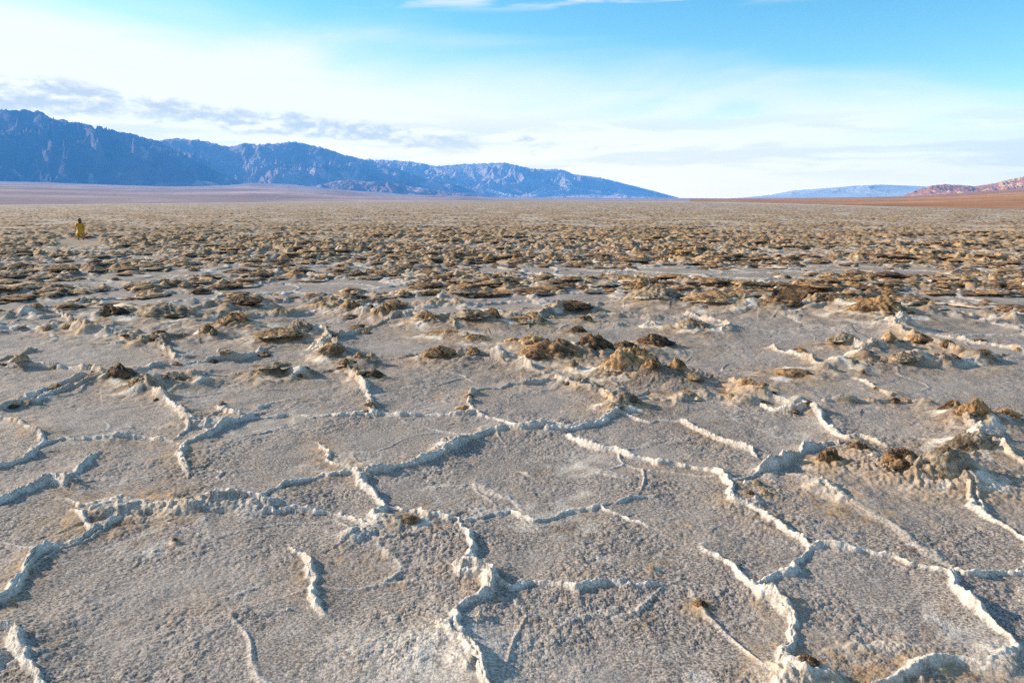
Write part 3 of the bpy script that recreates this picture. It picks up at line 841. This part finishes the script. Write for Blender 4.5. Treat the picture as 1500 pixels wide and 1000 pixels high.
# ------------------------------------------------------------------ mountains
def gsmooth(a, s):
    k = np.arange(-int(3 * s), int(3 * s) + 1)
    g = np.exp(-.5 * (k / s) ** 2); g /= g.sum()
    return np.convolve(np.pad(a, len(k) // 2, mode='edge'), g, 'valid')
def near_in(d):
    d = np.asarray(d, float)
    return np.where(d > 2900, 4600 * (d / 4600) ** .65, d)
def mountain(name, label, skyline, base, crest, mat, lam, seed, nr=260, step=0.00065, rug=.86, base_z=None, kind='structure', back=1.7, cat='mountains', crest_raw=False):
    px = np.array([p[0] for p in skyline], float); py = np.array([p[1] for p in skyline], float)
    da = np.array([pix_dir(a, b) for a, b in zip(px, py)])
    A = np.arange(da[0, 0], da[-1, 0], step)
    te = np.interp(A, da[:, 0], da[:, 1])
    rb = np.interp(A, da[:, 0], np.array(base, float) if not np.isscalar(base) else np.full(len(px), base))
    rc = np.interp(A, da[:, 0], np.array(crest, float) if not np.isscalar(crest) else np.full(len(px), crest))
    if crest_raw is False:
        rb, rc = near_in(rb), near_in(rc)
    t = np.linspace(-.12, back, nr)[:, None]
    Rr = rb[None] + (rc - rb)[None] * t
    gx, gy = Rr * np.sin(A), Rr * np.cos(A)
    # spurs and gullies run down the slope: noise stretched across the range's depth
    u_ = A[None] * 4600 + 0 * t; w_ = (t * (rc - rb)[None]) * .55
    wx = u_ + lam * .35 * perlin(gx / lam * 1.1, gy / lam * 1.1, seed + 5); wy = w_ + lam * .25 * perlin(gx / lam * 1.3, gy / lam * 1.3, seed + 6)
    rd = .62 * ridged(wx, wy, lam, 6, seed, .55) + .38 * ridged(wx * .8 + wy, wy - wx * .3, lam * .37, 5, seed + 3, .6)
    env = np.where(t < 1, np.sin(np.clip(t, 0, 1) * math.pi / 2) ** 1.25, np.clip(1 - ((t - 1) / (back - 1)) ** 1.5, 0, 1))
    sp = np.clip(.5 + .9 * perlin(gx / (lam * 2.2), gy / (lam * 2.2), seed + 8), 0, 1)
    calm = rug * (1 - .84 * sstep(t, .55, .97))
    h = env * ((1 - calm) + calm * (rd * 1.45) * (.62 + .7 * sp))
    h = np.where(t < 0, -.08 * np.abs(t) / .12, h)
    emax = (h * rc[None] / Rr).max(0)
    S = (te * rc + CAMH) / gsmooth(emax, max(2, .010 / step))
    # keep the crest on the profile without inventing a new skyline for each column
    gz = h * S[None]
    gz += (fbm(gx, gy, lam * .5, 5, seed + 30) * .035 * np.clip(h, 0, 1)) * S[None]
    top = ((gz - CAMH) / Rr).max(0)
    f = gsmooth(np.where(top > 1e-5, te / np.maximum(top, 1e-5), 1.0).clip(.3, 3), max(2, .004 / step))
    gz = np.where(gz > 0, gz * f[None], gz)
    lim = (te * 1.012 + .0006 * fbm(A * 180, A * 0 + seed, 1.0, 3, seed + 2))[None] * Rr + CAMH       # no needle stands above the skyline
    over = np.maximum(gz - lim, 0)
    gz = gz - over * .93
    if base_z is not None:
        gz = gz + base_z * np.clip(t + .1, 0, 1)
    o = sheet(name, gx, gy, gz - 2.0, mat)
    tag(o, label, cat, kind=kind)
    return o
M_NEAR = land_material('dark_rock', ((0.055, 0.046, 0.048), (0.19, 0.15, 0.145)), 0.0016, 60, lightpatch=((0.62, 0.47, 0.41), 0.0040, 0.56, .65))  # pale rock patches, brightened to suggest sunlit facets
M_MID = land_material('brown_rock', ((0.13, 0.10, 0.095), (0.38, 0.29, 0.25)), 0.0013, 70, lightpatch=((0.66, 0.50, 0.42), 0.0042, 0.55, .7))  # pale patches here also stand in for sunlit facets
M_FARR = land_material('haze_paled_rock', ((0.27, 0.23, 0.21), (0.60, 0.51, 0.46)), 0.001, 90, lightpatch=((0.62, 0.54, 0.47), 0.0025, 0.56, .6))  # raised albedo stands in for the paleness that far haze gives
M_PALE = land_material('haze_painted_rock', ((0.44, 0.47, 0.50), (0.49, 0.51, 0.53)), 0.001)  # pale bluish rock colour paints in the haze of distance
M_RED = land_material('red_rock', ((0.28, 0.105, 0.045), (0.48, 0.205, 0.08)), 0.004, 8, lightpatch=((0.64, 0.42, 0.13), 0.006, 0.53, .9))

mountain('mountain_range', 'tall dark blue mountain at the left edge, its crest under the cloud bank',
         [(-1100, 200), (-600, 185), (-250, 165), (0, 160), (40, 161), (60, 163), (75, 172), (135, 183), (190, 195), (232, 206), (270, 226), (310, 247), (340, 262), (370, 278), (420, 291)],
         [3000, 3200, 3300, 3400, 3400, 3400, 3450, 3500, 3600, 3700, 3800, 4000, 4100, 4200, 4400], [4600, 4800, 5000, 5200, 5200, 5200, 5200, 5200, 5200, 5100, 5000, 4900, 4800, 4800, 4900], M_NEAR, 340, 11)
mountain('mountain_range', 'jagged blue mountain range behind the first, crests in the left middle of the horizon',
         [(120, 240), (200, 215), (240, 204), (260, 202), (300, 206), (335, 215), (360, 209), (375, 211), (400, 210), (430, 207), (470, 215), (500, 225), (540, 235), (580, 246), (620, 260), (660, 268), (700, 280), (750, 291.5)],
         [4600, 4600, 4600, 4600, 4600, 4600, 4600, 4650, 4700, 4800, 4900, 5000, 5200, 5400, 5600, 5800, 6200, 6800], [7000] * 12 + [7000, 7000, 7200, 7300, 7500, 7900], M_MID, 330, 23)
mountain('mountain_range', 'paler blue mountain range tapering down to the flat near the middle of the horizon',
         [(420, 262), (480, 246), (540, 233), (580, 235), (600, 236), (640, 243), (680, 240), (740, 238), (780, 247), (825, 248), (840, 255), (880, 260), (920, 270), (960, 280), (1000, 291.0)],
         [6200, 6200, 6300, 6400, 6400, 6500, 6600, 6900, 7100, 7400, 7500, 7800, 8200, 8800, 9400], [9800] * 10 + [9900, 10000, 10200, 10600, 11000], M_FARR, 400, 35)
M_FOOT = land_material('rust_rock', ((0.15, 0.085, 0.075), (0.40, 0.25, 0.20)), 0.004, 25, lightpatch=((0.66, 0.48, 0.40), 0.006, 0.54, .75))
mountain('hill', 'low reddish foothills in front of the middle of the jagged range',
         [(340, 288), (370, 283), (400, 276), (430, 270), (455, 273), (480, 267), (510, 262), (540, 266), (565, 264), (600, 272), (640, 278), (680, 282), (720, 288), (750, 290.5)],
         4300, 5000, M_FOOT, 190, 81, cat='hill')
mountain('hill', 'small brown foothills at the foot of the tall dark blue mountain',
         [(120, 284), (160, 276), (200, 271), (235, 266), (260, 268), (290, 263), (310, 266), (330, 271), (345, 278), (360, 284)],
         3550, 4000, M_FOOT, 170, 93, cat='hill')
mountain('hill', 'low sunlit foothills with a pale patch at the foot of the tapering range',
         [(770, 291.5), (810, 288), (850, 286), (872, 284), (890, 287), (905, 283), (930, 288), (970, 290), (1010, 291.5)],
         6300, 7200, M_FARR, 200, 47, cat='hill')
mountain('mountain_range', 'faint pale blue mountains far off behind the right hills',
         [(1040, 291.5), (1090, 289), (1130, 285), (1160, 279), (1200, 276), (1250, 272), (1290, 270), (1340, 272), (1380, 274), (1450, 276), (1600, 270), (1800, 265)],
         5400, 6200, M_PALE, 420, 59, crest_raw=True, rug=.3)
mountain('hill', 'red brown hill streaked with golden yellow rock at the right edge',
         [(1290, 291.5), (1320, 287), (1345, 277), (1365, 271), (1385, 269), (1410, 270.5), (1430, 272), (1460, 267), (1480, 261.5), (1500, 258), (1560, 250), (1700, 225), (2000, 190), (2600, 190)],
         [2750, 2720, 2700, 2650, 2620, 2600, 2560, 2500, 2450, 2400, 2350, 2250, 2100, 2000], 3700, M_RED, 190, 63, cat='hill', crest_raw=True)

# ------------------------------------------------------------------ brown salt clods
def perlin3(p, seed):
    a = perlin(p[:, 0] + .37 * p[:, 2] + 11.3 * seed, p[:, 1] - .53 * p[:, 2], seed)
    b = perlin(p[:, 1] + .41 * p[:, 0] + 5.7, p[:, 2] + .29 * p[:, 0] - 3.1 * seed, seed + 3)
    c = perlin(p[:, 2] - .33 * p[:, 1], p[:, 0] + .47 * p[:, 1] + 7.7 * seed, seed + 6)
    return (a + b + c) * .62
def ico(sub):
    bm = bmesh.new()
    bmesh.ops.create_icosphere(bm, subdivisions=sub, radius=1.0)
    v = np.array([q.co[:] for q in bm.verts], np.float32)
    f = np.array([[q.index for q in fc.verts] for fc in bm.faces], np.int32)
    bm.free()
    return v, f
ICO = {k: ico(k) for k in (1, 2, 3, 4, 5)}
def clod_shape(sub, seed, soft=0.0):
    """a broken heap of crust: lumpy, undercut, flat-footed, unit half-sizes"""
    v, f = ICO[sub]
    p = v * np.array([1.5, 1.2, 1.1], np.float32)
    k = 1 - soft
    n = .55 * k * perlin3(p * 1.1, seed) + .42 * k * (1 - 2 * np.abs(perlin3(p * 2.3, seed + 20))) * .6 + .20 * (.35 + .65 * k) * perlin3(p * 5.0, seed + 40) + .11 * (.45 + .55 * k) * (1 - 2 * np.abs(perlin3(p * 8.0, seed + 60)))
    if sub >= 4:
        n += .045 * (1 - 2 * np.abs(perlin3(p * 19.0, seed + 80)))
    r_ = np.clip(1 + n, .35, 1.9)
    w = v * r_[:, None]
    z = w[:, 2]
    w[:, 2] = np.where(z < 0, z * .25, z)
    # a heap: broad foot, narrow crest, a broken notch or two
    zt = np.clip(w[:, 2] / w[:, 2].max(), -.3, 1)
    fl = 1.32 - .62 * zt + .10 * perlin3(p * 3.1, seed + 33)
    w[:, 0] *= fl; w[:, 1] *= fl
    w[:, 2] += .16 * perlin3(w * np.array([2.2, 2.2, .6], np.float32), seed + 55) * np.clip(zt * 2, 0, 1)
    w[:, 0] /= np.abs(w[:, 0]).max(); w[:, 1] /= np.abs(w[:, 1]).max(); w[:, 2] /= w[:, 2].max()
    return w, f
def tri_mesh(name, v, f):
    return mesh_from_arrays(name, v, f)
PLACED = []
def place(v, f, name, x, y, hw, hd, hh, rot, tone, sink=.12):
    me_ = tri_mesh(name, v, f)
    o = add_obj(name, me_, CM[tone])
    o.scale = (hw, hd, hh)
    o.rotation_euler = (random.uniform(-.05, .05), random.uniform(-.05, .05), rot)
    o.location = (x, y, ground_z(x, y) - hh * sink)
    return o
for i, (px, py, w, h, tone, soft, kind, label) in enumerate(CL):
    cx_, cy2, hw, hd, hh = CLG[i]
    v, f = clod_shape(5 if w > 40 else 4, 300 + i * 7, max(.28, soft))
    o = place(v, f, kind, cx_, cy2, hw, hd, hh * .98, random.uniform(-.25, .25), tone, .2 if tone != 'pale' else .3)
    cat = {'salt_clod': 'clod', 'salt_mound': 'mound', 'salt_stone': 'stone'}[kind]
    tag(o, label, cat, group={'salt_clod': 'brown salt clods', 'salt_mound': 'low crust mounds', 'salt_stone': 'loose salt stones'}[kind])
    PLACED.append((cx_, cy2, hw))
# the black overhanging slab and the standing stone
def slab():
    gx_, gy_ = ground_at(1160, 457)
    bm = bmesh.new()
    n = 26
    vs = []
    for i in range(n):
        a = i / n * 2 * math.pi
        rr = 1 + .18 * math.sin(3 * a + 1) + .1 * math.sin(7 * a)
        vs.append(bm.verts.new((.34 * rr * math.cos(a), .26 * rr * math.sin(a), 0)))
    top = bm.faces.new(vs)
    ex = bmesh.ops.extrude_face_region(bm, geom=[top])
    for q in ex['geom']:
        if isinstance(q, bmesh.types.BMVert):
            q.co.z += .05
    bmesh.ops.triangulate(bm, faces=bm.faces[:])
    bmesh.ops.subdivide_edges(bm, edges=bm.edges[:], cuts=3, use_grid_fill=True)
    p = np.array([q.co[:] for q in bm.verts], np.float32)
    dn = perlin3(p * 7, 5) * .03 + perlin3(p * 20, 9) * .012
    for q, d in zip(bm.verts, dn):
        q.co.z += float(d) + .25 * q.co.x ** 2
    bmesh.ops.recalc_face_normals(bm, faces=bm.faces[:])
    me_ = bpy.data.meshes.new('salt_slab'); bm.to_mesh(me_); bm.free()
    o = add_obj('salt_slab', me_, CM['dark'])  # dark crust tone paints in the shade of the overhang
    o.location = (gx_, gy_ + .12, ground_z(gx_, gy_) + .14)
    o.rotation_euler = (R(32), R(-14), R(8))
    tag(o, 'black shaded slab of crust tilted up like a lid, right of centre', 'slab')
slab()
v, f = clod_shape(4, 901, .55)
gx_, gy_ = ground_at(1267, 531)
o = place(v, f, 'salt_stone', gx_, gy_ + .1, .045, .045, .11, 0.2, 'pale', .0)
o.location.z += .06
tag(o, 'pale upright salt stone standing on a grey hump at the right', 'stone', group='loose salt stones')

# countable clods of the middle distance, all of one look
PROTO = []
for k in range(9):
    v, f = clod_shape(4, 1000 + 31 * k, [.2, .3, .4][k % 3])
    PROTO.append((tri_mesh('salt_clod', v, f), ['brown', 'tan', 'brown', 'dark', 'gray', 'tan', 'brown', 'dark', 'brown'][k]))
    PROTO[-1][0].materials.append(CM[PROTO[-1][1]])
def field_height(x, y):
    rr = math.hypot(x, y); a = math.atan2(x, y)
    i = int(np.searchsorted(RAD, rr)); j = min(ND - 1, max(0, int(round((a + a0) / 0.00092))))
    return float(ZF[i, j]) if i < iF else 0.0
cand = []
tries = 0
while len(cand) < 140 and tries < 90000:
    tries += 1
    px, py = random.uniform(-10, 1510), random.uniform(352, 462)
    x, y = ground_at(px, py)
    fh = field_height(x, y)
    if (abs(math.atan2(x, y) - pa) * pr < 1.3 and pr - 11 < math.hypot(x, y) < pr + 1) or fh < .065 or any((x - q[0]) ** 2 + (y - q[1]) ** 2 < (q[2] + .28) ** 2 for q in PLACED):
        continue
    hw = random.uniform(.18, .48) * (1.0 if y > 18 else .8)
    PLACED.append((x, y, hw)); cand.append((x, y, hw))
base0 = None
for (x, y, hw) in cand:
    k = random.randrange(len(PROTO))
    o = bpy.data.objects.new('salt_clod', PROTO[k][0])
    COL.objects.link(o)
    o.location = (x, y, ground_z(x, y) - .04)
    o.scale = (hw, hw * random.uniform(.5, .9), random.uniform(.045, .10))
    o.rotation_euler = (random.uniform(-.12, .12), random.uniform(-.12, .12), random.uniform(-.6, .6) + random.choice((0, math.pi)))
    tag(o, 'brown salt clod, one of the many alike strewn over the middle distance of the flat', 'clod', group='salt clods of the middle distance')
# small clods sitting on the ridges of the middle ground
mids = []
segs = []
for sty, ptxt in LINES:
    P = [tuple(map(float, q.split(','))) for q in ptxt.split()]
    for a, b in zip(P, P[1:]):
        if 428 < a[1] < 610 and sty in (B, C, E):
            segs += [(a, b)] * max(1, int(abs(b[0] - a[0]) / 12))
tries = 0
while len(mids) < 95 and tries < 4000:
    tries += 1
    a, b = random.choice(segs)
    f_ = random.random()
    px = a[0] + f_ * (b[0] - a[0]) + random.gauss(0, 4); py = a[1] + f_ * (b[1] - a[1]) + random.gauss(0, 2.2)
    x, y = ground_at(px, py)
    hw = random.uniform(.06, .20) * (y / 12)
    if any((x - q[0]) ** 2 + (y - q[1]) ** 2 < (.7 * q[2] + .7 * hw) ** 2 for q in PLACED):
        continue
    PLACED.append((x, y, hw)); mids.append((x, y, hw))
for (x, y, hw) in mids:
    k = random.randrange(len(PROTO))
    o = bpy.data.objects.new('salt_clod', PROTO[k][0])
    COL.objects.link(o)
    hh = hw * random.uniform(.3, .6)
    o.location = (x, y, ground_z(x, y) - .25 * hh)
    o.scale = (hw, hw * random.uniform(.6, 1), hh)
    o.rotation_euler = (random.uniform(-.2, .2), random.uniform(-.2, .2), random.uniform(-1.2, 1.2) + random.choice((0, math.pi)))
    tag(o, 'small brown clod on a salt ridge of the middle ground, one of many alike', 'clod', group='small clods on the ridges')
# the uncountable rest
vs, fs, off = [], [], 0
LOW = [clod_shape(3, 2000 + 17 * k, .1) for k in range(10)]
LOW1 = [clod_shape(2, 2500 + 17 * k, .1) for k in range(10)]
tries = n_far = 0
allv = [[] for _ in range(4)]; allf = [[] for _ in range(4)]; offs = [0, 0, 0, 0]
while n_far < 17000 and tries < 300000:
    tries += 1
    t_ = random.random()
    rr = 17 * (190 / 17) ** t_
    a = random.uniform(-R(35), R(35))
    if rr > .9 * shore(a) or (abs(a - pa) * rr < 1.2 and pr - 11 < rr < pr + 1):
        continue
    x, y = rr * math.sin(a), rr * math.cos(a)
    if field_height(x, y) < (.035 if rr < 40 else .02):
        continue
    n_far += 1
    v, f = (LOW if rr < 50 else LOW1)[random.randrange(10)]
    hw = random.uniform(.12, .50); hd = hw * random.uniform(.5, 1.0); hh = random.uniform(.03, .085) * (1 if rr < 30 else .55)
    c_, s_ = math.cos(random.uniform(0, 6.28)), 0
    s_ = math.sqrt(1 - c_ * c_)
    q = np.empty_like(v)
    q[:, 0] = x + c_ * v[:, 0] * hw - s_ * v[:, 1] * hd
    q[:, 1] = y + s_ * v[:, 0] * hw + c_ * v[:, 1] * hd
    q[:, 2] = ground_z(x, y) - .03 + v[:, 2] * hh
    b_ = random.choice((0, 0, 0, 0, 1, 2, 2, 3))
    allv[b_].append(q); allf[b_].append(f + offs[b_]); offs[b_] += len(v)
vv = np.concatenate(sum(allv, [])); base_ = np.cumsum([0] + offs)
ff = np.concatenate([q + base_[k] for k in range(4) for q in allf[k]])
me_ = tri_mesh('clod_field', vv, ff)
rub = add_obj('clod_field', me_, CM['brown'])
for k_ in ('tan', 'dark', 'gray'):
    me_.materials.append(CM[k_])
mi = np.concatenate([np.full(sum(len(q) for q in allf[k]), k, np.int32) for k in range(4)])
me_.polygons.foreach_set('material_index', mi)
tag(rub, 'distant brown crust rubble covering the flat up to the horizon', 'rubble', kind='stuff')

# ------------------------------------------------------------------ person in yellow
def skin(name, verts, edges, radii, mat, parent, levels=1, root=0):
    me_ = bpy.data.meshes.new(name)
    me_.from_pydata(verts, edges, [])
    o = bpy.data.objects.new(name, me_)
    COL.objects.link(o)
    sm = o.modifiers.new('skin', 'SKIN')
    for q, rr in zip(me_.skin_vertices[0].data, radii):
        q.radius = rr if isinstance(rr, tuple) else (rr, rr)
    me_.skin_vertices[0].data[root].use_root = True
    ss = o.modifiers.new('sub', 'SUBSURF'); ss.levels = levels; ss.render_levels = levels
    me_.materials.append(mat)
    if parent:
        o.parent = parent
    return o
def lathe(name, rings, mat, parent, n=28, wob=0.0, seed=0):
    """rings: (z, cx, cy, rx, ry)"""
    vs, fs = [], []
    rs = random.Random(seed)
    ph = [rs.uniform(0, 6.28) for _ in range(4)]
    for k, (z, cx, cy_, rx, ry) in enumerate(rings):
        for i in range(n):
            a = i / n * 2 * math.pi
            w = 1 + wob * (len(rings) - k) / len(rings) * (math.sin(5 * a + ph[0]) * .6 + math.sin(9 * a + ph[1]) * .4)
            vs.append((cx + rx * w * math.cos(a), cy_ + ry * w * math.sin(a), z))
    for k in range(len(rings) - 1):
        for i in range(n):
            fs.append((k * n + i, k * n + (i + 1) % n, (k + 1) * n + (i + 1) % n, (k + 1) * n + i))
    fs.append(tuple(range(n))[::-1]); fs.append(tuple((len(rings) - 1) * n + i for i in range(n)))
    me_ = bpy.data.meshes.new(name); me_.from_pydata(vs, [], fs); me_.shade_smooth()
    return add_obj(name, me_, mat, parent)
def person():
    px, py = 119, 351.5
    x, y = ground_at(px, py)
    root = bpy.data.objects.new('person', None)
    COL.objects.link(root)
    k = 1.0
    tag(root, 'small person in a long yellow coat walking alone on the salt flat at the left', 'person')
    SK = simple_mat('skin', (0.42, 0.24, 0.16), .6, .1)
    YE = simple_mat('yellow_cloth', (0.52, 0.26, 0.002), .55, .18, 9.0)
    YD = simple_mat('yellow_trousers', (0.36, 0.19, 0.004), .6, .2, 9.0)
    HA = simple_mat('brown_hair', (0.085, 0.048, 0.028), .5, .3, 60.0)
    SH_ = simple_mat('dark_boot', (0.05, 0.035, 0.025), .6, .2)
    EY = simple_mat('eye_dark', (0.02, 0.015, 0.012), .3, .1)
    # body: local front is +Y before the turn; 1.14 m tall
    Vt, Ed, Ra = [], [], []
    def add(p, r_, to=None):
        Vt.append(p); Ra.append(r_)
        if to is not None:
            Ed.append((to, len(Vt) - 1))
        return len(Vt) - 1
    pel = add((0, 0, .54), (.10, .085))
    wst = add((0, .005, .66), (.09, .075), pel)
    chs = add((0, .01, .80), (.105, .08), wst)
    nk0 = add((0, .005, .905), .045, chs)
    nk = add((0, .01, .94), .036, nk0)
    h1 = add((0, .02, .985), (.072, .078), nk)
    h2 = add((0, .015, 1.05), (.082, .092), h1)
    h3 = add((0, .01, 1.105), (.06, .068), h2)
    for s, fy, kz in ((-1, .16, 0), (1, -.13, .0)):
        hp = add((s * .07, 0, .50), .072, pel)
        kn = add((s * .085, fy * .55 + .03, .28), .05, hp)
        an = add((s * .09, fy, .07), .034, kn)
        ft_ = add((s * .095, fy + .10, .03), .028, an)
    for s, e_, w_ in ((-1, (-.185, .03, .68), (-.205, .10, .56)), (1, (.175, -.02, .67), (.18, .05, .53))):
        sh_ = add((s * .125, .005, .85), .044, chs)
        el_ = add(e_, .033, sh_)
        wr = add(w_, .024, el_)
        pm = add((w_[0], w_[1] + .015, w_[2] - .035), (.024, .016), wr)
        for q in range(4):
            b0 = add((w_[0] + s * (-.018 + .012 * q), w_[1] + .022, w_[2] - .055), .0075, pm)
            b1 = add((w_[0] + s * (-.02 + .013 * q), w_[1] + .030, w_[2] - .078 - .004 * (q in (1, 2))), .007, b0)
            add((w_[0] + s * (-.02 + .013 * q), w_[1] + .045, w_[2] - .09 - .005 * (q in (1, 2))), .006, b1)
        t0 = add((w_[0] - s * .024, w_[1] + .03, w_[2] - .03), .0075, pm)
        add((w_[0] - s * .03, w_[1] + .045, w_[2] - .05), .0065, t0)
    skin('body', Vt, Ed, Ra, SK, root, 1)
    # coat: skirted, open at the hem, with sleeves
    coat = lathe('coat', [(.30, -.02, .0, .215, .20), (.36, -.015, .0, .195, .175), (.50, 0, 0, .150, .130), (.64, 0, .003, .122, .105), (.74, 0, .006, .125, .105), (.83, 0, .008, .135, .100), (.88, 0, .008, .105, .085), (.925, 0, .008, .06, .06)], YE, root, 32, .10, 3)
    for s, e_, w_ in ((-1, (-.185, .03, .68), (-.203, .09, .575)), (1, (.175, -.02, .67), (.179, .04, .545))):
        skin('sleeve', [(s * .09, .005, .85), (s * .14, .005, .835), e_, w_], [(0, 1), (1, 2), (2, 3)], [.06, .058, .048, .046], YE, coat, 1)
    lathe('belt', [(.635, 0, .003, .126, .109), (.665, 0, .003, .126, .109)], YD, coat, 28)
    for s, fy in ((-1, .16), (1, -.13)):
        skin('trouser_leg', [(s * .065, 0, .52), (s * .085, fy * .55 + .03, .28), (s * .09, fy + .005, .10)], [(0, 1), (1, 2)], [.085, .066, .058], YD, root, 1)
        skin('boot', [(s * .09, fy, .10), (s * .09, fy, .035), (s * .095, fy + .09, .03), (s * .095, fy + .13, .026)], [(0, 1), (1, 2), (2, 3)], [.042, .038, .034, .026], SH_, root, 1)
    # long hair down the back
    hv = [(0, .02, 1.085), (0, -.02, 1.06), (0, -.045, 1.0), (0, -.065, .92), (0, -.085, .82)]
    skin('hair', hv, [(0, 1), (1, 2), (2, 3), (3, 4)], [(.078, .075), (.092, .085), (.09, .075), (.082, .05), (.05, .03)], HA, root, 2)
    def ball(name, p, r_, mat):
        v, f = ICO[2]
        o = add_obj(name, tri_mesh(name, v * r_ + np.array(p, np.float32), f), mat, root)
    for s in (-1, 1):
        ball('eye', (s * .03, .098, 1.03), .010, EY)
        ball('ear', (s * .083, .005, 1.02), .020, SK)
    ball('nose', (0, .110, 1.005), .013, SK)
    ball('mouth', (0, .098, .972), .016, simple_mat('lips', (.35, .12, .10), .5, .1))
    root.location = (x, y, ground_z(x, y) + .005)
    root.rotation_euler = (0, 0, R(38))
    root.scale = (1.0, 1.0, 1.0)
person()

# ------------------------------------------------------------------ haze
hm = bpy.data.materials.new('haze_air')
hm.use_nodes = True
t = NT(hm.node_tree)
o_ = t.n('ShaderNodeOutputMaterial')
pv = t.n('ShaderNodeVolumePrincipled')
pv.inputs['Color'].default_value = (*HAZE_COL, 1)
pv.inputs['Density'].default_value = 1.0 / HAZE_L
pv.inputs['Density Attribute'].default_value = ''
t.link(pv.outputs[0], o_.inputs['Volume'])
try:
    hm.cycles.homogeneous_volume = True
except Exception:
    pass
bm = bmesh.new()
bmesh.ops.create_cube(bm, size=1.0)
me_ = bpy.data.meshes.new('haze'); bm.to_mesh(me_); bm.free()
hz = add_obj('haze', me_, hm)
hz.scale = (17600, 17600, 800)
hz.location = (0, 0, 760 / 2 - 60)
tag(hz, 'thin blue air haze over the whole valley', 'haze', kind='stuff')
